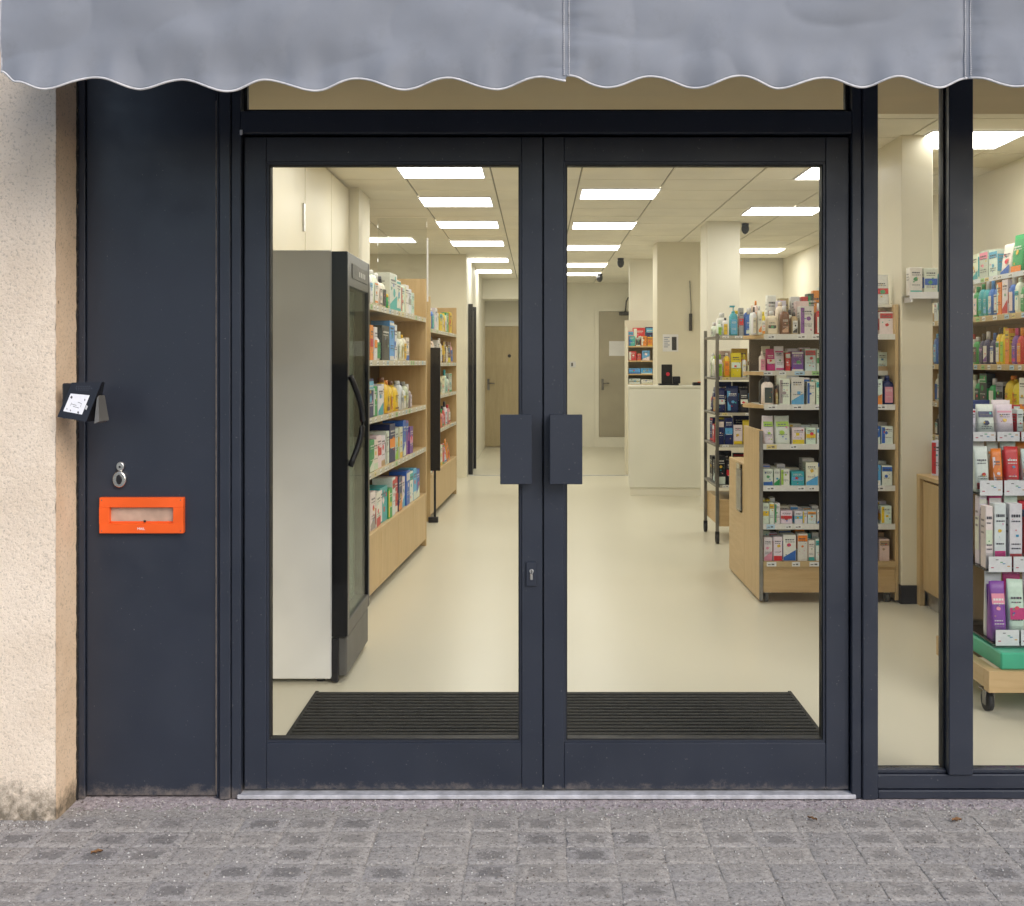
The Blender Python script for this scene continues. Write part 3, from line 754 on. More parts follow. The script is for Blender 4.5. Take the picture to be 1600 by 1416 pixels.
def loft(mb, prof, w, d, col, n=14, ex=3.2):
    mb.rings([[(sup(2 * math.pi * i / n, w / 2 * kx, d / 2 * ky, ex) + (z,)) for i in range(n)] for z, kx, ky in prof], col)
def artwork(mb, w, h, y, main, acc, r, z0=0, curve=None):
    """flat print on the front: bands, emblem and lines of tiny dashes"""
    def q(x0, x1, a, b, c, lift=.0008): mb.face([(x0, y - lift, a), (x1, y - lift, a), (x1, y - lift, b), (x0, y - lift, b)], c)
    sty = r.randrange(6); dk = (.08, .08, .10) if sum(main) > .9 else (.75, .74, .70)
    wi = w * .5 - .001
    if sty == 0: q(-wi, wi, z0, z0 + h * r.uniform(.14, .28), acc)
    elif sty == 1: q(-wi, wi, z0 + h * .72, z0 + h * .95, acc)
    elif sty == 2: q(-wi, -wi + w * .28, z0 + h * .04, z0 + h * .96, acc)
    elif sty == 3: q(-wi, wi, z0 + h * .38, z0 + h * .62, acc)
    elif sty == 4: mb.face([(-wi, y - .0008, z0), (wi, y - .0008, z0), (wi, y - .0008, z0 + h * .42), (-wi, y - .0008, z0 + h * .14)], acc)
    else: q(-wi, wi, z0, z0 + h * .10, acc); q(-wi, wi, z0 + h * .9, z0 + h * .97, acc)
    # emblem
    cx, cz, rr = r.uniform(-.12, .12) * w, z0 + h * r.uniform(.42, .66), min(w, h) * r.uniform(.13, .22)
    ec = acc if sty in (1, 2) else r.choice([acc, acc, (.7, .05, .08), (.05, .3, .5), (.75, .5, .05), (.1, .35, .15)])
    m_ = r.choice((4, 6, 9)); ph = r.random()
    mb.face([(cx + rr * math.cos(-ph - 2 * math.pi * i / m_ * -1), y - .0013, cz + rr * r.uniform(.7, 1) * math.sin(-ph + 2 * math.pi * i / m_)) for i in range(m_)], ec)
    for k in range(r.randint(2, 5)):     # small motifs
        mx_, mz = r.uniform(-.36, .30) * w, z0 + h * r.uniform(.08, .86); a = w * r.uniform(.05, .14)
        q(mx_, mx_ + a, mz, mz + a * r.uniform(.5, 1.2), jit(r.choice([acc, C['red'], C['blue'], C['yellow'], C['green'], C['grey'], C['pink'], C['teal']]), r), .0015)
    # lines of small print
    for k in range(r.randint(2, 4)):
        zz = z0 + h * (.80 - k * .075) if k < 2 else z0 + h * (.36 - (k - 2) * .07)
        x = -w * .36
        while x < w * .30:
            l = w * r.uniform(.06, .20); q(x, min(x + l, w * .38), zz, zz + h * (.045 if k == 0 else .022), dk, .0017); x += l + w * .04
def jit(c, r, a=.12): return tuple(max(0, min(.85, v * (1 + r.uniform(-a, a)))) for v in c)
def product(kind, main, acc, w, h, d, label, group, loc, rz, seed):
    r = random.Random(seed); mc, ac = jit(C[main], r), jit(C[acc], r)
    nm, cat = FULL[kind], CATN[kind]
    body = MB(); pr = MB(); cap = None
    if kind == 'c':
        body.box(-w / 2, w / 2, -d / 2, d / 2, 0, h, .0012, mc)
        artwork(pr, w * .97, h * .97, -d / 2, mc, ac, r, h * .015)
        for sx in (-1, 1):      # side faces carry a band too
            x = sx * (w / 2 + .0008); a, b = sorted((r.uniform(.05, .5), r.uniform(.5, .9)))
            ys = (-d / 2 * .96, d / 2 * .96) if sx > 0 else (d / 2 * .96, -d / 2 * .96)
            pr.face([(x, ys[0], h * a), (x, ys[1], h * a), (x, ys[1], h * b), (x, ys[0], h * b)], ac if r.random() < .45 else tuple(v * .9 for v in mc))
            for k in range(3): pr.face([(x + sx * .0008, ys[0] * .7, h * (.75 - k * .1)), (x + sx * .0008, ys[1] * .5, h * (.75 - k * .1)), (x + sx * .0008, ys[1] * .5, h * (.78 - k * .1)), (x + sx * .0008, ys[0] * .7, h * (.78 - k * .1))], tuple(v * .35 for v in mc))
    elif kind in 'bp':
        sh = r.uniform(.62, .76)
        loft(body, [(0, .86, .86), (h * .03, 1, 1), (h * sh * .5, .97, .97), (h * sh, .98, .95), (h * (sh + .08), .74, .74), (h * (sh + .12), .40, .5)], w, d, mc)
        cap = MB(); cc = r.choice([ac, (.75, .74, .72), mc, (.05, .05, .06)])
        if kind == 'b': loft(cap, [(h * (sh + .115), .44, .55), (h * .985, .40, .5), (h, .34, .42)], w, d, cc, 12, 2)
        else:
            loft(cap, [(h * (sh + .115), .42, .5), (h * (sh + .19), .40, .48), (h * (sh + .195), .12, .14), (h * .95, .12, .14)], w, d, cc, 10, 2)
            cap.box(-w * .42, w * .16, -d * .13, d * .13, h * .94, h, .001, cc)
        artwork(pr, w * .66, h * sh * .74, -d / 2 * 1.004, mc, ac, r, h * sh * .12)
        pr.face([(-w * .34, -d / 2 - .0004, h * sh * .1), (w * .34, -d / 2 - .0004, h * sh * .1), (w * .34, -d / 2 - .0004, h * sh * .88), (-w * .34, -d / 2 - .0004, h * sh * .88)], r.choice([mc, (.76, .75, .7), ac]))
    elif kind == 'u':
        loops = []
        for z, kx, ky in ((0, .96, 1), (h * .10, 1, .95), (h * .5, .98, .75), (h * .86, .99, .22), (h, 1, .06)):
            loops.append([(sup(2 * math.pi * i / 14, w / 2 * kx, d / 2 * ky, 5) + (z + r.uniform(-.002, .002),)) for i in range(14)])
        body.rings(loops, mc)
        n0 = len(pr.v); artwork(pr, w * .86, h * .78, 0, mc, ac, r, h * .06)
        for k in range(n0, len(pr.v)):     # lay the print on the leaning front of the pouch
            x, y, z = pr.v[k]; u = z / h
            ky = .95 - .4 * (u - .1) if u < .5 else .75 - 1.47 * (u - .5)
            pr.v[k] = (x, y - d / 2 * max(ky, .2) - .002, z)
    elif kind == 'j':
        loft(body, [(0, .9, .9), (h * .05, 1, 1), (h * .60, 1, .95), (h * .75, .80, .8), (h * .86, .34, .4)], w, d, mc, 14, 3.5)
        body.tube([(w * .30, 0, h * .66), (w * .54, 0, h * .72), (w * .52, 0, h * .86), (w * .16, 0, h * .86)], w * .07, 7, mc)
        cap = MB(); loft(cap, [(h * .86, .36, .42), (h, .32, .38)], w, d, ac, 12, 2)
        artwork(pr, w * .62, h * .46, -d / 2 * 1.004, mc, ac, r, h * .08)
    elif kind == 't':
        loops = [[(sup(2 * math.pi * i / 12, w / 2 * kx, d / 2 * ky, 2) + (z,)) for i in range(12)] for z, kx, ky in ((h * .14, .8, .9), (h * .2, .86, 1), (h * .6, .93, .6), (h, 1, .06))]
        body.rings(loops, mc); cap = MB(); loft(cap, [(0, .80, .95), (h * .14, .78, .92)], w, d, ac, 12, 2)
        n0 = len(pr.v); artwork(pr, w * .6, h * .6, 0, mc, ac, r, h * .22)
        for k in range(n0, len(pr.v)):
            x, y, z = pr.v[k]; u = z / h; ky = 1 - max(0, u - .2) * 1.0 if u < .6 else .6 - 1.35 * (u - .6)
            pr.v[k] = (x, y - d / 2 * ky - .0015, z)
    else:
        loft(body, [(0, .92, .92), (h * .05, 1, 1), (h * .72, 1, 1), (h * .78, .9, .9)], w, d, mc, 16, 2)
        cap = MB(); loft(cap, [(h * .78, 1.0, 1.0), (h * .98, 1.0, 1.0), (h, .94, .94)], w, d, ac, 16, 2)
        artwork(pr, w * .5, h * .5, -d / 2 * 1.01, mc, ac, r, h * .12)
    o = body.build(nm, 'print', None, loc, rz); tag(o, label, cat, group)
    if cap: cap.build('cap', 'print', o)
    pr.build('front_print', 'print', o)
    return o
CN = dict(navy='navy', pale='pale green', sky='light blue', dark='dark green', lime='lime green')
seedn = [100]
def row(items, fixture, shelfword, start, dirv, z, rz, front, order='from the left', gap=.006, lean=.0, group=None):
    """items: list of (kind, main, accent, width, height[, depth, gap_before]); start = point on shelf line, front edge; front = unit vector towards the viewer"""
    p = 0.0
    for k, it in enumerate(items):
        kind, main, acc, w_i, h_i = it[:5]; d_i = it[5] if len(it) > 5 else {'c': .055, 'b': .05, 'p': .055, 'u': .07, 'j': .09, 't': .045, 'r': w_i}[kind]
        if len(it) > 6: p += it[6]
        seedn[0] += 1; r = random.Random(seedn[0] * 13)
        c = Vector(start) + Vector(dirv) * (p + w_i / 2) - Vector(front) * (d_i / 2 + .012 + r.uniform(0, .012))
        nm = FULL[kind].replace('_', ' ')
        mw, aw_ = CN.get(main, main), CN.get(acc, acc)
        lab = f'{mw} and {aw_} {nm}, {O[k]} {order}, {shelfword}, {fixture}'
        product(kind, main, acc, w_i, h_i, d_i, lab, group or 'goods', (c.x, c.y, z), rz + r.uniform(-.05, .05), seedn[0])
        p += w_i + gap + r.uniform(0, .006)

def price_strip(parent, x0, x1, y, z, h, base, seed, sub='price_strip'):
    """plastic edge strip with paper price tags, local coords, faces -Y"""
    r = random.Random(seed); mb = MB().box(x0, x1, y - .004, y, z, z + h, 0, base)
    x = x0 + .02
    while x < x1 - .07:
        wv = r.uniform(.04, .065); c = r.choice([(.80, .80, .78)] * 7 + [(.75, .62, .25), (.35, .62, .22), (.45, .65, .80)])
        mb.face([(x, y - .005, z + h * .1), (x + wv, y - .005, z + h * .1), (x + wv, y - .005, z + h * .9), (x, y - .005, z + h * .9)], c)
        for q in range(2):
            a = x + wv * .12 + q * wv * .38; mb.face([(a, y - .006, z + h * .35), (a + wv * .28, y - .006, z + h * .35), (a + wv * .28, y - .006, z + h * (.6 if q else .5)), (a, y - .006, z + h * (.6 if q else .5))], (.12, .12, .12))
        x += wv + r.uniform(.01, .16)
    mb.build(sub, 'print', parent)

# ---- long wooden wall units on the left
LZ = (.45, .82, 1.16, 1.515, 1.86)
def left_unit(label, x0, y0, x1, y1, depth, h, levels, doors, seed, back='shaded_back', near_drop=0):
    L = math.hypot(x1 - x0, y1 - y0); a = math.atan2(y1 - y0, x1 - x0)
    u = empty('shelving_unit', (x0, y0, FZ), a, label, 'shelves', 'wooden shelving along the left wall')
    part('end_panel', 'wood_z', u, 0, .028, 0, depth, 0, h - near_drop, bev=.002); part('end_panel', 'wood_z', u, L - .028, L, 0, depth, 0, h, bev=.002)
    part('back_panel', back, u, .0285, L - .0285, depth - .02, depth, levels[0], h - .01 - near_drop)
    part('base_cabinet', 'wood_y', u, .0285, L - .0285, .02, depth - .021, .07, levels[0] - .03)
    part('plinth', 'kick_grey', u, .03, L - .03, .05, depth - .03, 0, .07)
    wv = (L - .06) / doors
    for k in range(doors): part('cabinet_door', 'wood_z', u, .03 + k * wv + .002, .03 + (k + 1) * wv - .002, .002, .0195, .055, levels[0] - .05, bev=.0015)
    for k, z in enumerate(levels):
        zz = z - FZ; s_ = part('shelf', 'wood_y' if k == 0 else 'wood_y', u, .0288, L - .0288, .004 if k else -.004, depth - .0205, zz - .028, zz, bev=.002)
        if k: price_strip(s_, .03, L - .03, .0035, zz - .034, .036, (.62, .58, .46), seed + k)
    for k in range(1, 3): part('upright', 'steel', u, L * k / 3 - .012, L * k / 3 + .012, depth - .045, depth - .0205, levels[0], h - .05 - near_drop)
    return u, a
ax0, ay0, ax1, ay1 = -1.0735, 1.95, -.90, 4.9
u1, ang = left_unit('long beech shelving unit beside the drinks fridge', ax0, ay0, ax1, ay1, .40, 2.16, LZ, 5, 10, near_drop=.20)
dv = Vector((math.cos(ang), math.sin(ang), 0)); fv = Vector((math.sin(ang), -math.cos(ang), 0))
P0 = Vector((ax0, ay0, 0)) + dv * .66
rows = [
 [('c','white','pink',.15,.17,.1), ('u','white','red',.14,.17,.1), ('c','white','grey',.13,.24,.13), ('c','white','red',.15,.22,.13), ('c','teal','white',.22,.23,.15), ('c','green','yellow',.11,.2,.12), ('c','white','red',.12,.26,.14), ('c','red','white',.10,.25,.14), ('c','navy','orange',.15,.24,.15), ('c','white','sky',.13,.22,.12), ('c','blue','white',.15,.25,.13), ('c','white','teal',.13,.23,.12), ('c','sky','white',.12,.24,.12), ('c','blue','white',.13,.22,.12)],
 [('c','white','teal',.12,.19,.12), ('c','white','green',.11,.2,.12), ('c','green','white',.12,.2,.13), ('c','white','pale',.12,.19,.12), ('c','white','red',.13,.21,.13), ('c','white','tan',.12,.20,.13), ('c','white','grey',.12,.22,.12), ('c','navy','orange',.16,.26,.16), ('c','pale','lime',.14,.22,.14), ('c','pale','yellow',.13,.22,.13), ('c','blue','white',.13,.26,.15), ('c','purple','blue',.12,.25,.15), ('c','purple','pink',.12,.2,.12)],
 [('c','red','white',.10,.2,.12), ('c','orange','white',.07,.23,.12), ('c','navy','sky',.17,.24,.13), ('c','green','white',.13,.19,.12), ('c','white','teal',.13,.19,.12), ('c','white','grey',.09,.2,.12), ('j','yellow','brown',.17,.24,.11), ('j','yellow','orange',.16,.22,.11), ('j','yellow','brown',.17,.21,.11), ('b','white','grey',.11,.21,.08), ('b','white','yellow',.11,.19,.08), ('b','cream','grey',.11,.2,.08), ('b','grey','white',.11,.18,.08)],
 [('c','white','yellow',.17,.22,.13), ('c','white','grey',.10,.21,.12), ('c','orange','red',.10,.22,.12), ('c','white','orange',.08,.21,.12), ('p','white','green',.12,.18,.09), ('c','dark','black',.26,.23,.16), ('c','sky','white',.15,.27,.13), ('c','white','blue',.14,.25,.13), ('b','white','pale',.11,.2,.08), ('b','white','yellow',.11,.21,.08), ('b','cream','yellow',.1,.19,.08), ('c','white','blue',.1,.17,.1)],
 [('b','white','orange',.13,.25,.09), ('b','white','grey',.12,.24,.09), ('b','white','sky',.12,.24,.09), ('b','white','orange',.12,.23,.09), ('b','white','dark',.12,.22,.09), ('b','cream','black',.11,.21,.09), ('r','green','yellow',.09,.10,.09), ('c','white','teal',.24,.25,.14), ('c','white','teal',.16,.22,.12), ('c','white','red',.14,.19,.1), ('c','white','cream',.13,.21,.1), ('c','white','grey',.12,.19,.1), ('c','pale','white',.12,.17,.1)]]
names = ['lowest shelf', 'second lowest shelf', 'middle shelf', 'second highest shelf', 'top shelf']
for it, z, nm in zip(rows, LZ, names):
    row(it, 'long left shelving', nm, P0 + fv * .0, dv, z + .0005, ang, fv, 'from the fridge', gap=.005, group='goods on the long left shelving')

bx0, by0, bx1, by1 = -1.0, 6.17, -.915, 8.25
u2, ang2 = left_unit('second beech shelving unit farther down the left side', bx0, by0, bx1, by1, .38, 2.10, (.45, .84, 1.18, 1.5, 1.82), 4, 40, 'wood_z')
dv2 = Vector((math.cos(ang2), math.sin(ang2), 0)); fv2 = Vector((math.sin(ang2), -math.cos(ang2), 0)); P2 = Vector((bx0, by0, 0)) + dv2 * .05
rr = random.Random(55)
def rand_row(n, cols, kinds, w_r, h_r, r):
    return [(r.choice(kinds), r.choice(cols), r.choice(('white', 'blue', 'red', 'green', 'yellow', 'teal', 'grey')), r.uniform(*w_r), r.uniform(*h_r)) for _ in range(n)]
mixrows = [(['red', 'white', 'orange', 'yellow', 'magenta'], 'cu'), (['red', 'white', 'orange', 'pink'], 'cb'), (['white', 'pale', 'navy', 'green', 'cream'], 'cb'), (['white', 'pink', 'cream', 'brown', 'dark'], 'cb'), (['green', 'navy', 'white', 'yellow', 'blue'], 'cb')]
for (cols, kn), z, nm in zip(mixrows, (.45, .84, 1.18, 1.5, 1.82), names):
    row(rand_row(9, cols, kn, (.13, .2), (.16, .25), rr), 'far left shelving', nm, P2, dv2, z + .0005, ang2, fv2, 'from its near end', gap=.02, group='goods on the far left shelving')
bn = empty('black_banner', (-.992, 6.12, FZ), 0, 'tall narrow black display board at the near end of the far shelving', 'board')
part('board', 'black_gloss', bn, 0, .09, -.02, .02, .48, 1.62, bev=.003); part('foot', 'black_plastic', bn, -.02, .07, -.02, .03, .0, .05, bev=.003); part('stem', 'black_plastic', bn, .03, .05, -.008, .008, .05, .49)

# clear acrylic sheet hanging above the long unit
ac_ = empty('hanging_screen', (-.905, Yd(8.56), 1.9), 0, 'clear acrylic panel standing at the far end of the long shelving', 'screen')
part('sheet', 'acrylic', ac_, -.4, .0, 0, .006, .28, .78); part('edge', 'white_paper', ac_, .0, .012, -.003, .009, .10, .62)

# ---- glass fronted fridge, its side turned to the doors
fx0, fx1, fy0, fy1, fz1 = -1.49, -.951, Yd(4.838), Yd(5.475), 2.02
fr = empty('drinks_fridge', ((fx0 + fx1) / 2, (fy0 + fy1) / 2, FZ), 0, 'tall white sided fridge with black framed glass door, left inside the entrance', 'fridge')
ox, oy = (fx0 + fx1) / 2, (fy0 + fy1) / 2
def fp(n, mat, x0, x1, y0, y1, z0, z1, bev=0, par=fr): return part(n, mat, par, x0 - ox, x1 - ox, y0 - oy, y1 - oy, z0 - FZ, z1 - FZ, bev=bev)
fp('side_panel', 'fridge_white', fx0, fx1 - .004, fy0, fy0 + .03, .04, fz1, .004); fp('side_panel', 'fridge_white', fx0, fx1 - .004, fy1 - .03, fy1, .04, fz1, .004)
fp('back_panel', 'fridge_in', fx0 + .002, fx0 + .03, fy0 + .0305, fy1 - .0305, .04, fz1 - .005)
fp('top_panel', 'fridge_white', fx0 + .002, fx1 - .004, fy0 + .0305, fy1 - .0305, fz1 - .16, fz1 - .003); fp('bottom_panel', 'fridge_in', fx0 + .031, fx1 - .005, fy0 + .0305, fy1 - .0305, .04, .22)
fp('side_trim', 'white_paper', fx1 - .0038, fx1 - .0005, fy0 - .001, fy0 + .006, .05, fz1, 0)
dY0, dY1, dX0, dX1 = fy0 + .001, fy1 - .001, fx1, fx1 + .074
fd = fp('door', 'black_gloss', dX0, dX1, dY0, dY0 + .05, .235, fz1 - .005, .003)
fp('door_stile', 'black_gloss', dX0, dX1, dY1 - .04, dY1, .235, fz1 - .005, .003)
fp('door_head', 'black_gloss', dX0, dX1 - .001, dY0 + .0505, dY1 - .0405, fz1 - .16, fz1 - .006, .002)
fp('door_foot', 'kick_grey', dX0, dX1 - .001, dY0 + .0505, dY1 - .0405, .235, .30, .002)
gp = fp('door_glass', 'fridge_glass', dX1 - .016, dX1 - .010, dY0 + .05, dY1 - .04, .30, fz1 - .16)
hp = fp('header_display', 'kick_grey', dX1 - .001, dX1 + .002, dY0 + .12, dY1 - .08, fz1 - .12, fz1 - .05, .001)
mb = MB()
for k in range(4): mb.face([(dX1 + .0028 - ox, dY0 + .30 + k * .05 - oy, fz1 - .10 - FZ), (dX1 + .0028 - ox, dY0 + .325 + k * .05 - oy, fz1 - .10 - FZ), (dX1 + .0028 - ox, dY0 + .325 + k * .05 - oy, fz1 - .075 - FZ), (dX1 + .0028 - ox, dY0 + .30 + k * .05 - oy, fz1 - .075 - FZ)], (.6, .6, .58))
mb.build('display_marks', 'print', hp)
mb = MB(); pts = []
for k in range(15):
    t_ = k / 14; pts.append((dX1 - ox + .008 + .050 * math.sin(math.pi * t_), dY0 + .022 + .045 * math.sin(math.pi * t_) - oy, 1.02 + .42 * t_ - FZ))
mb.tube(pts, .014, 8).build('door_handle', 'black_plastic', fr)
fp('kick_panel', 'black_plastic', fx1 - .003, fx1 + .03, fy0 + .001, fy0 + .03, .025, .225, .002); fp('kick_panel', 'kick_grey', fx1 - .003, fx1 + .066, fy0 + .0305, fy1 - .004, .045, .225, .006)
for yy in (fy0 + .05, fy1 - .05):
    for xx in (fx0 + .06, fx1 - .06): MB().cyl((xx - ox, yy - oy, 0), (0, 0, 1), .02, .03, 10).build('foot', 'black_plastic', fr)
FS = (.55, .86, 1.15, 1.42, 1.66)
for z in FS: fp('shelf', 'fridge_in', fx0 + .031, fx1 - .03, fy0 + .031, fy1 - .031, z - .008, z)
frow = [[('b','white','blue',.07,.16), ('c','white','pink',.09,.13), ('b','white','grey',.07,.15), ('c','white','teal',.1,.12)], [('c','white','red',.1,.14), ('b','white','sky',.07,.17), ('b','white','grey',.07,.16), ('c','white','blue',.1,.12)], [('c','white','red',.12,.13), ('c','pink','white',.08,.1), ('r','white','grey',.07,.16), ('r','white','blue',.07,.14)], [('c','orange','white',.1,.07), ('c','white','yellow',.12,.08), ('c','tan','white',.1,.08)], [('c','navy','white',.13,.08), ('c','red','white',.1,.14), ('c','white','red',.1,.12)]]
for it, z, nm in zip(frow, FS, names):
    row(it, 'drinks fridge', nm, (fx1 - .04, fy0 + .06, 0), (0, 1, 0), z + .0005, R(90), (1, 0, 0), 'from its near side', gap=.03, group='goods in the fridge')

# ---- wooden gondola right of the doors
GY, GX0, GX1 = Yd(6.45), 1.366, 2.225
gk = 6.45 / F
go = empty('gondola', ((GX0 + GX1) / 2, GY, FZ), 0, 'wooden gondola with white edged shelves of boxes, right inside the doors', 'shelves')
ox, oy = (GX0 + GX1) / 2, GY
def gp_(n, mat, x0, x1, y0, y1, z0, z1, bev=.0015, par=go): return part(n, mat, par, x0 - ox, x1 - ox, y0 - oy, y1 - oy, z0 - FZ, z1 - FZ, bev=bev)
gp_('side_panel', 'wood_z', GX0, GX0 + .022, GY + .012, GY + .50, .035, 1.085); gp_('edge_strip', 'steel', GX0 - .001, GX0 + .022, GY, GY + .0118, .035, 1.08)
gp_('side_panel', 'wood_y', GX0 + .001, GX0 + .022, GY + .501, GY + 1.03, .035, .83); gp_('side_panel', 'wood_z', GX1 - .022, GX1, GY + .01, GY + .50, .035, 1.86)
gp_('back_panel', 'shaded_back', GX0 + .0225, GX1 - .0225, GY + .42, GY + .44, .09, 1.66); gp_('cabinet_top', 'wood_x', GX0 + .0225, GX1 - .001, GY + .502, GY + 1.03, .80, .828)
gp_('drawer_front', 'wood_x', GX0 + .024, GX1 - .024, GY + .006, GY + .03, .085, .252)
gp_('bottom_board', 'wood_x', GX0 + .0225, GX1 - .0225, GY + .0305, GY + .42, .085, .11)
GZ = (.275, .504, .74, .996, 1.24, 1.673)
for z in GZ:
    low = z < .3
    xl = GX0 + .0225 if z < 1.1 else GX0 + .03
    s_ = gp_('shelf', 'wood_x' if low else 'white_lam', xl, GX1 - .0225, GY + (-.002 if low else .006), GY + .4195, z - .022, z)
    price_strip(s_, xl - ox, GX1 - .024 - ox, (-.0025 if low else .0055), z - FZ - .030, .034, (.55, .40, .21) if low else (.74, .73, .68), int(z * 1000))
s_ = gp_('shelf', 'white_lam', GX0 + .03, GX1 - .0225, GY + .14, GY + .4195, 1.425, 1.445); price_strip(s_, GX0 + .03 - ox, GX1 - .024 - ox, .1395, 1.42 - FZ, .03, (.70, .66, .55), 77)
s_ = gp_('riser_shelf', 'white_lam', 1.99, GX1 - .0225, GY + .06, GY + .36, 1.845, 1.862); gp_('riser_leg', 'wood_z', 1.992, 2.008, GY + .08, GY + .34, 1.6735, 1.8445)
product('u', 'white', 'red', .095, .19, .07, 'white pouch with red marks on the raised right end of the gondola', 'goods on the wooden gondola', (2.155, GY + .14, 1.8625), 0, 5001)
product('b', 'pink', 'red', .05, .13, .045, 'small pink bottle on the raised right end of the gondola', 'goods on the wooden gondola', (2.08, GY + .13, 1.8625), 0, 5002)
product('c', 'white', 'sky', .07, .15, .05, 'white carton with blue marks on the raised right end of the gondola', 'goods on the wooden gondola', (2.03, GY + .22, 1.8625), .1, 5003)
# rounded wooden ends of the upper shelves on the aisle side
for z in (1.24, 1.445, 1.673):
    mb = MB(); n_ = 14
    top = [(GX0 + .029 - .085 * math.sin(math.pi * i / n_) - ox, .02 + .40 * i / n_) for i in range(n_ + 1)]
    mb.rings([[(x, y, z - FZ - .022) for x, y in top], [(x, y, z - FZ - .001) for x, y in top]], smooth=False); mb.build('rounded_shelf_end', 'wood_x', go)
pp = gp_('leaflet_pocket', 'acrylic', GX0 - .012, GX0 - .001, GY + .55, GY + .72, .50, .82, 0); gp_('leaflet', 'white_paper', GX0 - .008, GX0 - .004, GY + .56, GY + .71, .51, .78, 0)
for xx in (GX0 + .05, GX1 - .06):
    for yy in (GY + .05, GY + .45):
        cs = MB().cyl((xx - ox - .012, yy - oy, .032), (1, 0, 0), .031, .024, 14).build('caster', 'kick_grey', go)
        MB().box(xx - ox - .02, xx - ox + .02, yy - oy - .02, yy - oy + .02, .055, .066).build('caster_plate', 'steel', cs)
def G(items):   # items given as (kind, main, accent, left px, right px, height px, depth)
    out = []; p = None
    for (kind, main, acc, a, b, h, d) in items:
        wv = (b - a) * gk; out.append([kind, main, acc, a * gk - 840 * gk, wv, h * gk, d])
    return out
def grow(items, shelfword, z, y0):
    for k, (kind, main, acc, xa, wv, hv, d) in enumerate(G(items)):
        seedn[0] += 1; r = random.Random(seedn[0] * 7)
        nm = FULL[kind].replace('_', ' '); mw, aw_ = CN.get(main, main), CN.get(acc, acc)
        lab = f'{mw} and {aw_} {nm}, {O[k]} from left, {shelfword}, wooden gondola'
        product(kind, main, acc, wv * .96, hv, d, lab, 'goods on the wooden gondola', (xa + wv / 2, y0 + d / 2 + r.uniform(.0, .01), z + .0005), r.uniform(-.04, .04), seedn[0])
def grow_all(items, shelfword, z, y0, top=.2):
    grow(items, shelfword, z, y0)
    for k, (kind, main, acc, xa, wv, hv, d) in enumerate(G(items)):
        seedn[0] += 1; r = random.Random(seedn[0] * 3)
        if kind in 'bu' and r.random() < .3: continue
        c2 = r.choice([main, main, acc, 'white', 'cream']); h2 = min(top, hv * r.uniform(1.04, 1.22))
        product(kind, c2, acc, wv * .94, h2, .07, f'{CN.get(c2, c2)} {FULL[kind].replace("_", " ")} behind the {O[k]} pack from left, {shelfword}, wooden gondola', 'goods on the wooden gondola', (xa + wv / 2 + r.uniform(-.008, .008), y0 + d + .07, z + .0005), r.uniform(-.06, .06), seedn[0])
hid = lambda c, a, h, k='c': [(k, 'white', c, 1296 + i * 22, 1316 + i * 22, h, .08) for i in range(2)]
grow_all([('c','white','pink',1195,1209,37,.08), ('c','white','red',1209.5,1224,38,.08), ('c','white','blue',1225,1246,41,.09), ('c','white','orange',1248,1264,43,.08), ('c','white','teal',1265,1275,32,.07), ('c','white','teal',1276,1287,34,.07)] + hid('pink', 0, 36) + [('c','white','grey',1345,1370,36,.08), ('c','cream','tan',1376,1392,34,.08)], 'lowest shelf', GZ[0], GY + .02, .2)
grow_all([('c','white','yellow',1194,1204,32,.07), ('c','white','yellow',1204.5,1212,33,.07), ('c','white','green',1212.5,1221,32,.07), ('c','white','red',1222,1241,20,.08), ('c','white','sky',1243,1256,20,.07), ('c','white','yellow',1257,1264,20,.06), ('c','white','orange',1264.5,1278,20,.07), ('c','white','blue',1279,1290,21,.07)] + hid('yellow', 0, 25) + [('c','white','red',1350,1374,26,.08), ('c','white','yellow',1379,1396,28,.08)], 'second lowest shelf', GZ[1], GY + .03, .2)
grow_all([('c','white','blue',1194,1210,26,.07), ('c','white','green',1211,1221,26,.07), ('c','white','lime',1222,1236,26,.07), ('c','teal','sky',1238,1259,22,.08), ('c','white','sky',1261,1281,36,.08), ('c','white','blue',1282,1292,27,.07)] + hid('blue', 0, 28) + [('c','sky','white',1362,1380,32,.08), ('c','white','blue',1381,1398,31,.08)], 'third lowest shelf', GZ[2], GY + .03, .22)
grow_all([('u','white','lime',1194,1212,44,.09), ('u','white','lime',1213,1238,44,.1), ('c','white','yellow',1240,1260,26,.08), ('c','white','yellow',1261,1277,26,.08), ('c','white','sky',1278,1290,25,.08)] + hid('sky', 0, 28) + [('c','blue','white',1362,1379,28,.08), ('c','white','blue',1380,1399,28,.08)], 'third highest shelf', GZ[3], GY + .03, .21)
grow_all([('b','white','dark',1193,1212,44,.08), ('b','brown','tan',1212.5,1218,30,.05), ('c','white','grey',1219,1236,41,.08), ('c','white','sky',1238,1259,43,.09), ('c','white','blue',1263,1276,36,.08), ('c','white','teal',1277,1290,38,.08)] + hid('sky', 0, 40) + [('c','white','orange',1360,1381.5,40,.08), ('b','navy','pink',1382,1401,46,.08)], 'second highest shelf', GZ[4], GY + .02, .185)
grow_all([('b','white','pink',1196,1206,32,.06), ('u','magenta','white',1207,1222,36,.08), ('u','white','magenta',1220,1236,40,.08), ('c','red','white',1237,1245,30,.06), ('c','purple','white',1246,1266,32,.08), ('c','white','red',1268,1286,36,.08), ('c','white','green',1287,1298,35,.08)] + [('c','white','red',1356,1372,30,.08), ('c','white','tan',1384,1400,31,.08)], 'set-back shelf', 1.445, GY + .155, .2)
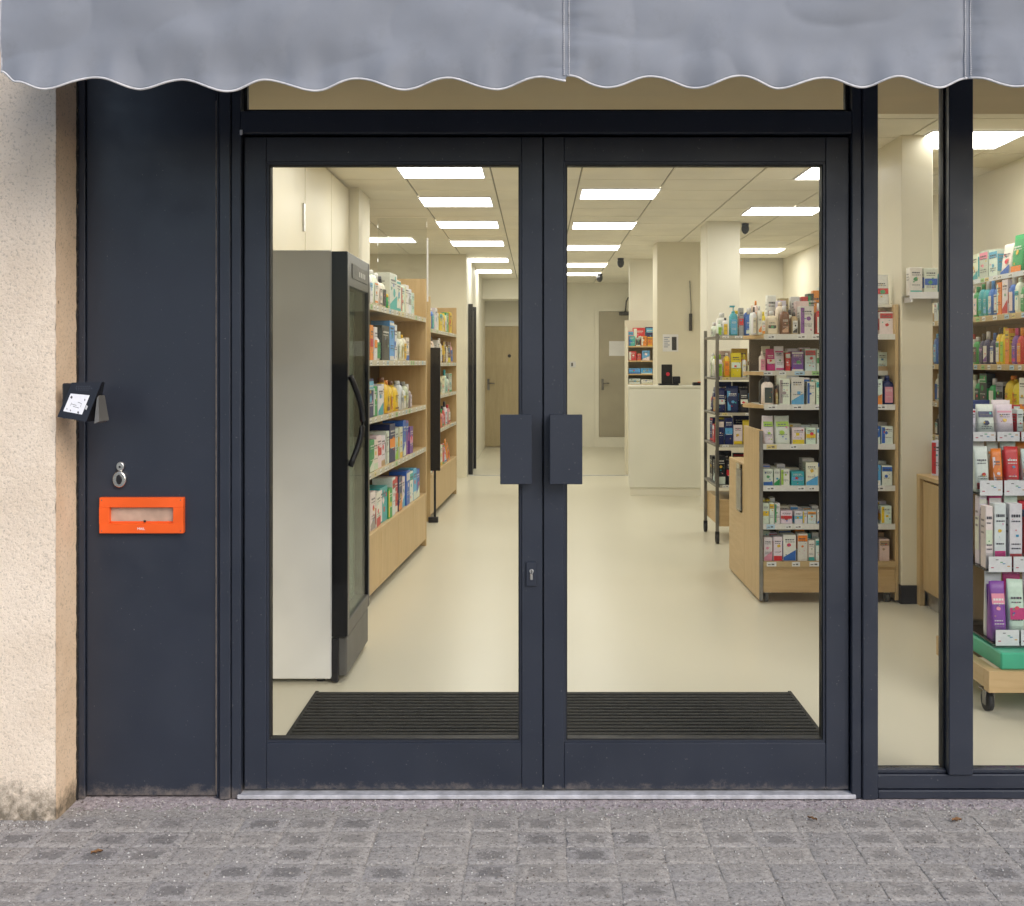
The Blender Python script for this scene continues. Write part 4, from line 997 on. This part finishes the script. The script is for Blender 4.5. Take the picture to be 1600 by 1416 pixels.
grow_all([('b','white','cream',1178,1185,44,.05), ('b','white','orange',1186,1194,46,.05), ('b','cream','dark',1200,1220,38,.07), ('b','brown','tan',1222,1238,46,.07), ('b','tan','black',1239,1251,36,.07), ('c','white','purple',1253,1275,45,.08), ('b','red','white',1277,1292,50,.07), ('c','white','pink',1300,1320,40,.08), ('b','pink','white',1352,1371,32,.07), ('c','white','red',1378,1400,36,.08)], 'top shelf', GZ[5], GY + .04, .24)
for k, (kind, main, acc, xa, h) in enumerate([('c','white','grey',1203,.26), ('c','tan','red',1222,.24), ('c','white','red',1240,.25), ('c','red','white',1256,.25), ('c','dark','green',1265,.27), ('c','orange','white',1274,.29), ('c','pale','grey',1283,.31), ('b','red','brown',1292,.29), ('c','white','red',1214,.22)]):
    seedn[0] += 1
    product(kind, main, acc, .055 if kind == 'c' else .045, h, .06, f'{CN.get(main, main)} {FULL[kind]}, {O[k]} in the back row on the gondola top', 'goods on the wooden gondola', ((xa - 840) * gk * 1.05, GY + (.30 if k < 8 else .22), GZ[5] + .0005), .1 * math.sin(k * 2), seedn[0])

# ---- metal rack on wheels
RK = empty('metal_rack', (1.46, Yd(8.57), FZ), 0, 'steel rack on casters with mixed bottles, left of the wooden gondola', 'rack')
RW, RD = .86, .62
RZ = (.50, .83, 1.09, 1.38, 1.72)
for x in (.01, RW - .01):
    for y in (.01, RD - .01):
        part('post', 'steel', RK, x - .013, x + .013, y - .013, y + .013, .10, RZ[-1] - FZ + (.02 if y < .1 else .06), bev=.002)
        cs = MB().cyl((x - .012, y, .04), (1, 0, 0), .039, .024, 14).build('caster', 'tyre', RK); MB().box(x - .017, x + .017, y - .012, y + .012, .035, .10, .003).build('fork', 'black_plastic', cs)
for z in RZ:
    zz = z - FZ; s_ = part('shelf', 'steel', RK, -.003, RW + .003, .0, RD, zz - .02, zz - .001, bev=.002)
    price_strip(s_, .03, RW - .03, -.001, zz - .022, .024, (.45, .42, .34), int(z * 777))
for z in (.14,): part('bottom_bin', 'wood_x', RK, .024, RW - .024, .01, RD - .01, z, z + .22, bev=.003)
rrow = [
 [('c','black','white',.09,.24), ('c','black','red',.1,.2), ('c','white','red',.09,.12), ('c','black','grey',.1,.18), ('c','black','white',.12,.14)],
 [('c','navy','white',.07,.2), ('c','navy','sky',.09,.22), ('c','white','yellow',.1,.16), ('u','yellow','black',.12,.2), ('c','white','yellow',.11,.19)],
 [('u','navy','white',.09,.2), ('u','navy','sky',.14,.22), ('u','black','white',.1,.2), ('c','cream','orange',.11,.12), ('u','yellow','black',.08,.14)],
 [('b','white','lime',.06,.19), ('b','yellow','orange',.07,.2), ('c','yellow','white',.11,.2), ('b','white','yellow',.05,.19), ('c','cream','brown',.08,.14), ('b','white','grey',.05,.14)],
 [('b','white','lime',.05,.13), ('b','white','yellow',.06,.15), ('p','teal','sky',.10,.25), ('c','grey','red',.05,.23), ('b','blue','white',.11,.23), ('b','black','orange',.06,.14), ('b','yellow','orange',.06,.2)]]
rrow = [[(a[0], a[1], a[2], a[3] * .72) + tuple(a[4:]) for a in (r0 + r0[::-1])] for r0 in rrow]
for it, z, nm in zip(rrow, RZ, names):
    row(it, 'metal rack', nm, (1.475, Yd(8.57) + .0, 0), (1, 0, 0), z, 0, (0, -1, 0), gap=.005, group='goods on the metal rack')
rback = [[('c','black','grey',.13,.26), ('c','black','red',.13,.24), ('c','grey','black',.13,.25)], [('c','black','yellow',.13,.22), ('c','navy','white',.13,.23), ('c','grey','yellow',.13,.2)], [('c','navy','white',.13,.25), ('c','black','sky',.14,.25), ('c','black','white',.13,.24)], [('c','cream','yellow',.12,.22), ('c','yellow','orange',.13,.24), ('c','white','lime',.12,.2)], [('b','white','lime',.1,.2), ('b','cream','yellow',.1,.22), ('b','blue','sky',.11,.24)]]
for it, z, nm in zip(rback, RZ, names):
    row(it, 'metal rack back row', nm, (1.50, Yd(8.57) + .22, 0), (1, 0, 0), z, 0, (0, -1, 0), gap=.012, group='goods on the metal rack')
srow = [[('c','black','grey',.12,.2), ('c','black','white',.12,.18)], [('c','navy','red',.12,.2), ('c','red','white',.12,.15)], [('u','navy','white',.14,.2), ('c','tan','orange',.12,.12)], [('b','pale','white',.08,.2), ('b','white','lime',.08,.18)], [('b','white','lime',.07,.13), ('b','white','grey',.07,.12), ('b','pale','grey',.07,.1)]]
for it, z, nm in zip(srow, RZ, names):
    row(it, 'metal rack, aisle side', nm, (1.475, Yd(8.57) + RD - .1, 0), (0, -1, 0), z, R(-90), (-1, 0, 0), gap=.03, group='goods on the metal rack')

# ---- white counter with card terminals, red goods shelf behind
ct = empty('counter', (1.42, Yd(11.65), FZ), R(-4), 'plain white counter at the back right of the aisle', 'counter')
part('front_panel', 'white_lam', ct, -.40, .44, 0, .03, .09, 1.20, bev=.003); part('side_panel', 'white_lam', ct, -.40, -.37, .0305, .55, .09, 1.20, bev=.003); part('side_panel', 'white_lam', ct, .41, .44, .0305, .55, .09, 1.20, bev=.003)
part('top', 'white_lam', ct, -.41, .45, -.01, .56, 1.2005, 1.225, bev=.003); part('plinth', 'white_wall', ct, -.39, .43, .012, .54, 0, .0895)
tz = FZ + 1.2265
def terminal(x, y, label, s=1.0, tall=True):
    t = empty('card_terminal', (x, y, tz), 0, label, 'terminal', 'black devices on the counter')
    if tall:
        part('base', 'black_plastic', t, -.10 * s, .12 * s, -.05, .09, 0, .02, bev=.004)
        scr = part('screen', 'black_gloss', t, -.07 * s, .05 * s, -.02, .012, .02, .235, bev=.004); mb = MB(); disc(mb, .0, .125, .022, .022, -.0235, -.02, 14); mb.build('badge', 'red_plastic', scr)
        part('printer', 'black_plastic', t, .055, .14, -.04, .06, .02, .10, bev=.008)
    else: part('body', 'black_plastic', t, -.05, .05, -.04, .06, 0, .035, bev=.006); part('card', 'orange', t, .0, .045, -.043, -.015, .035, .042)
terminal(1.47, Yd(11.85), 'black card terminal with red badge on the white counter'); terminal(1.79, Yd(11.75), 'small flat black device at the right end of the counter', 1, False)
rs = empty('red_goods_shelf', (1.36, Yd(13.75), FZ), 0, 'narrow wall shelf of red and blue packs behind the counter', 'shelves')
part('back_panel', 'cream', rs, -.19, .19, .33, .345, 0, 2.05); part('side_panel', 'cream', rs, -.19, -.172, .0, .3295, 0, 1.95); part('side_panel', 'cream', rs, .172, .19, 0, .3295, 0, 1.95)
SZ = (1.20, 1.335, 1.51, 1.70)
for z in SZ: part('shelf', 'wood_x', rs, -.1715, .1715, .002, .3295, z - .018, z, bev=.001)
part('base_panel', 'white_lam', rs, -.1715, .1715, .003, .02, 0, 1.18)
sr = [[('c','white','grey',.15,.07,.1), ('c','white','cream',.15,.06,.1)], [('c','sky','blue',.15,.07), ('c','sky','white',.15,.07)], [('c','red','white',.1,.12), ('c','red','orange',.05,.09), ('c','sky','white',.1,.13)], [('c','teal','blue',.08,.13), ('c','dark','white',.06,.11), ('c','orange','white',.07,.13), ('c','orange','yellow',.07,.12)]]
for it, z, nm in zip(sr, SZ, names): row(it, 'shelf behind the counter', nm, (1.20, Yd(13.76), 0), (1, 0, 0), z + FZ + .0005, 0, (0, -1, 0), gap=.008, group='packs on the narrow shelf behind the counter')
for k, (main, acc, x, wv, h) in enumerate([('pink', 'sky', 1.225, .07, .20), ('red', 'white', 1.335, .15, .24), ('navy', 'sky', 1.475, .10, .25)]):
    seedn[0] += 1; product('c', main, acc, wv, h, .1, f'{main} carton standing {O[k]} from the left on the narrow shelf top', 'packs on the narrow shelf behind the counter', (x, Yd(13.85), FZ + 1.70 + .0005), .05, seedn[0])
# notice and wall bracket on the counter pillar
no = empty('wall_notice', (1.54, Yd(12.148), 1.73), 0, 'white notice with a dark phone picture on the cream pillar', 'notice')
part('sheet', 'white_paper', no, -.09, .09, -.003, 0, -.10, .10); part('picture', 'navy', no, .015, .07, -.0045, -.0032, -.085, .07)
mb = MB()
for k in range(6): mb.face([(-.075, -.004, .06 - k * .022), (-.01 - .02 * (k % 2), -.004, .06 - k * .022), (-.01 - .02 * (k % 2), -.004, .068 - k * .022), (-.075, -.004, .068 - k * .022)], (.2, .25, .4))
mb.build('text_lines', 'print', no)
wb = empty('hanging_pull', (1.77, Yd(12.148), 1.9), 0, 'thin dark rod hanging on the cream pillar', 'rod')
MB().tube([(0, -.02, -.02), (0.005, -.02, .25), (-.01, -.02, .55)], .006, 6).build('cord', 'steel', wb); part('grip', 'black_plastic', wb, -.018, .018, -.035, -.008, -.03, .17, bev=.004)

# ---- right wall: counter cabinet and shelving
cb = empty('wall_cabinet', (2.8, 2.2, FZ), 0, 'beech counter cabinet along the right wall behind the window', 'cabinet')
part('carcass', 'wood_y', cb, -.44, .46, -.70, .63, .09, .775, bev=.002); part('worktop', 'wood_y', cb, -.475, .465, -.72, .66, .7755, .80, bev=.002); part('plinth', 'alu', cb, -.43, .46, -.69, .62, 0, .0895)
part('end_post', 'wood_z', cb, -.475, -.441, .58, .645, .0, .775, bev=.002)
for a, b in ((-.69, -.06), (-.055, .57)): part('door', 'wood_z', cb, -.458, -.4405, a, b, .10, .76, bev=.002)
for k, (x, y, h, main, acc) in enumerate([(2.44, 2.70, .21, 'white', 'red'), (2.56, 2.60, .18, 'white', 'grey'), (2.45, 2.50, .20, 'white', 'pink'), (2.46, 2.25, .16, 'white', 'red'), (2.48, 1.98, .22, 'white', 'pink')]):
    seedn[0] += 1; product('c', main, acc, .11, h, .08, f'{main} carton with {acc} print, {O[k]} from the back on the beech cabinet', 'cartons on the beech cabinet', (x, y, FZ + .8005), R(-60), seedn[0])
WX = 2.86
ws = empty('wall_shelving', (WX, 4.05, FZ), R(-90), 'beech wall shelving full of bottles along the right wall', 'shelves')
WL = 2.2
part('back_panel', 'wood_x', ws, 0, WL, .405, .425, .80, 2.25); part('end_panel', 'wood_z', ws, 0, .022, .01, .4045, .0, 1.84, bev=.002); part('end_panel', 'wood_z', ws, WL - .022, WL, .01, .4045, .805, 1.84, bev=.002)
WZ = (.98, 1.22, 1.49, 1.80)
for z in WZ:
    s_ = part('shelf', 'wood_y', ws, .0225, WL - .0225, 0, .4045, z - FZ - .035, z - FZ, bev=.002); price_strip(s_, .03, WL - .03, -.001, z - FZ - .036, .034, (.56, .42, .22), int(z * 331))
s_ = part('glass_shelf', 'acrylic', ws, .3, WL - .03, .02, .40, 2.03 - FZ - .008, 2.03 - FZ); price_strip(s_, .3, WL - .05, .018, 2.03 - FZ - .012, .03, (.70, .74, .78), 12)
rw = random.Random(21)
wrow = [
 rand_row(14, ['white', 'cream', 'red', 'black', 'white'], 'bcp', (.09, .12), (.13, .18), rw),
 [('b','white','blue',.09,.2), ('b','white','teal',.1,.19), ('c','white','red',.1,.18), ('b','white','pale',.09,.2), ('b','white','red',.09,.2), ('b','green','dark',.11,.17), ('c','dark','green',.16,.21), ('b','green','white',.12,.18), ('c','grey','black',.12,.16), ('j','yellow','orange',.15,.2), ('j','yellow','orange',.14,.19), ('c','white','orange',.12,.19), ('b','red','white',.1,.2), ('b','white','red',.1,.2)],
 [('b','blue','sky',.09,.22), ('b','sky','blue',.09,.21), ('b','white','sky',.09,.2), ('b','white','brown',.09,.22), ('b','white','red',.08,.2), ('b','green','dark',.11,.18), ('b','navy','purple',.10,.2), ('b','navy','purple',.10,.21), ('b','navy','blue',.10,.2), ('b','yellow','green',.09,.23), ('b','yellow','lime',.09,.23), ('c','orange','yellow',.08,.22), ('b','purple','magenta',.1,.22), ('b','red','orange',.1,.22), ('b','magenta','white',.1,.2)],
 [('c','white','red',.09,.22), ('c','white','teal',.09,.21), ('c','white','blue',.09,.2), ('b','white','blue',.09,.2), ('b','white','green',.09,.21), ('b','green','white',.10,.2), ('b','teal','green',.09,.21), ('b','teal','sky',.09,.22), ('b','blue','sky',.09,.22), ('b','blue','navy',.09,.21), ('c','orange','white',.09,.2), ('c','white','red',.1,.21), ('b','blue','white',.09,.22), ('b','white','teal',.09,.21), ('b','green','white',.09,.2)]]
wrow = [[(a[0], a[1], a[2], a[3] * .74) + tuple(a[4:]) for a in (w0[:4] + w0 + w0[1:5])] for w0 in wrow]
for it, z, nm in zip(wrow, WZ, ['lowest shelf', 'second lowest shelf', 'third shelf', 'fourth shelf']):
    row(it, 'right wall shelving', nm, (WX, 4.02, 0), (0, -1, 0), z + .0005, R(-90), (-1, 0, 0), 'from the back', gap=.006, group='goods on the right wall shelving')
row([('c','white','teal',.13,.19), ('c','pale','pink',.13,.2), ('c','white','sky',.12,.19), ('u','white','blue',.13,.21), ('u','green','orange',.16,.25), ('u','green','tan',.16,.25), ('c','white','purple',.14,.2)], 'right wall shelving', 'glass top shelf', (WX + .03, 3.45, 0), (0, -1, 0), 2.0305, R(-90), (-1, 0, 0), 'from the back', gap=.02, group='goods on the right wall shelving')
# goods on a small bracket shelf on the narrow pillar
bs = empty('bracket_shelf', (2.33, Yd(6.425), 1.905), 0, 'small clear bracket shelf on the narrow cream pillar', 'shelf')
part('plate', 'acrylic', bs, -.10, .17, -.14, 0, -.008, 0); part('front_lip', 'white_paper', bs, -.10, .17, -.145, -.1405, -.02, .02)
for xx in (-.08, .09): part('bracket', 'alu', bs, xx - .006, xx + .006, -.12, -.001, -.04, -.0085)
row([('c','white','teal',.075,.17,.06), ('c','white','blue',.08,.165,.06), ('b','teal','sky',.05,.16,.05)], 'pillar', 'bracket shelf', (2.245, Yd(6.30), 0), (1, 0, 0), 1.9055, 0, (0, -1, 0), gap=.006, group='cartons on the bracket shelf')

# ---- display trolley close behind the window
TX0, TX1, TY0, TY1 = 1.885, 2.60, .78, 1.36
tr = empty('display_trolley', ((TX0 + TX1) / 2, (TY0 + TY1) / 2, FZ), 0, 'wooden display trolley on casters with green tray behind the window', 'trolley')
ox, oy = (TX0 + TX1) / 2, (TY0 + TY1) / 2
def tp(n, mat, x0, x1, y0, y1, z0, z1, bev=.002, par=tr): return part(n, mat, par, x0 - ox, x1 - ox, y0 - oy, y1 - oy, z0, z1, bev=bev)
tp('base_rail', 'wood_x', TX0, TX1, TY0, TY0 + .05, .10, .19); tp('base_rail', 'wood_x', TX0, TX1, TY1 - .05, TY1, .10, .19)
tp('base_rail', 'wood_y', TX0 + .001, TX0 + .05, TY0 + .0505, TY1 - .0505, .11, .189); tp('base_rail', 'wood_y', TX1 - .05, TX1, TY0 + .0505, TY1 - .0505, .11, .189)
tray = tp('tray', 'green_tray', TX0 + .06, TX1 - .02, TY0 + .02, TY1 - .02, .1905, .262, .006); tp('tray_front', 'green_tray', TX0 + .068, TX1 - .03, TY0 + .0165, TY0 + .0195, .20, .252, 0, None) if False else None
for xx, yy in ((TX0 + .03, TY0 + .07), (TX0 + .03, TY1 - .06), (TX1 - .05, TY0 + .07), (TX1 - .05, TY1 - .06)):
    cs = MB().cyl((xx - ox - .012, yy - oy + .012, .043), (1, 0, 0), .042, .024, 18).build('caster', 'tyre', tr)
    f = MB().box(xx - ox - .02, xx - ox - .015, yy - oy - .012, yy - oy + .02, .03, .095, .001).box(xx - ox + .015, xx - ox + .02, yy - oy - .012, yy - oy + .02, .03, .095, .001).box(xx - ox - .03, xx - ox + .03, yy - oy - .03, yy - oy + .03, .093, .0995); f.build('fork', 'steel', cs)
    MB().cyl((xx - ox - .0145, yy - oy + .012, .043), (1, 0, 0), .018, .029, 12).build('hub', 'steel', cs)
tp('back_board', 'wood_z', TX0 + .05, TX1 - .03, TY1 - .08, TY1 - .055, .263, 1.20)
tiers = ((.285, .10), (.585, .17), (.905, .26), (1.14, .33))
for z, dy in tiers:
    s_ = tp('pocket_shelf', 'acrylic', TX0 + .06, TX1 - .03, TY0 + dy, TY1 - .0805, z - .008, z, 0)
    tp('pocket_front', 'acrylic', TX0 + .06, TX1 - .03, TY0 + dy - .005, TY0 + dy, z - .02, z + .07, 0)
    mb = MB(); x = TX0 + .07 - ox; q = 0
    while x < TX1 - .12 - ox:
        y = TY0 + dy - .0065 - oy
        mb.face([(x, y, z - .012), (x + .10, y, z - .012), (x + .10, y, z + (.055 if z < 1 else .03)), (x, y, z + (.055 if z < 1 else .03))], (.76, .76, .77))
        for e in range(5):
            a = x + .01 + (e * .37 % .08); b = z + .005 + (e * .017 % .045) if z < 1 else z + .002 + e * .004
            mb.face([(a, y - .001, b), (a + .012, y - .001, b), (a + .012, y - .001, b + .004), (a, y - .001, b + .004)], [(.5, .05, .1), (.1, .3, .5), (.2, .2, .2), (.6, .3, .05), (.1, .4, .2)][e])
        x += .108; q += 1
    mb.build('ticket', 'print', s_)
trow = [[('u','purple','pink',.085,.25,.07), ('u','pale','magenta',.09,.26,.07), ('u','magenta','orange',.09,.25,.07), ('u','white','purple',.08,.25,.07)], [('c','white','pale',.04,.27,.05), ('c','white','magenta',.065,.28,.05), ('c','white','red',.07,.28,.05), ('c','navy','red',.08,.25,.05)], [('u','white','red',.08,.20,.06), ('u','orange','white',.06,.19,.06), ('u','red','white',.08,.2,.06), ('u','white','orange',.07,.19,.06)], [('c','white','red',.035,.13,.05), ('u','white','navy',.10,.15,.06), ('u','white','pink',.10,.15,.06)]]
trow = [[(a[0], a[1], a[2], a[3] * .78) + tuple(a[4:]) for a in (r0 + r0[:1])] for r0 in trow]
for it, (z, dy), nm in zip([[(a[0], a[2] if k % 2 else 'white', a[1], a[3] * 1.1, a[4] * 1.12, .04) for k, a in enumerate(r0[:4])] for r0 in trow], tiers, ['lowest tier', 'second tier', 'third tier', 'top tier']):
    row(it, 'display trolley back row', nm, (TX0 + .075, TY0 + dy + .085, 0), (1, 0, 0), z + FZ + .0005, 0, (0, -1, 0), gap=.006, group='packs in the display trolley')
for it, (z, dy), nm in zip(trow, tiers, ['lowest tier', 'second tier', 'third tier', 'top tier']):
    row(it, 'display trolley', nm, (TX0 + .065, TY0 + dy, 0), (1, 0, 0), z + FZ + .0005, 0, (0, -1, 0), gap=.008, group='packs in the display trolley')
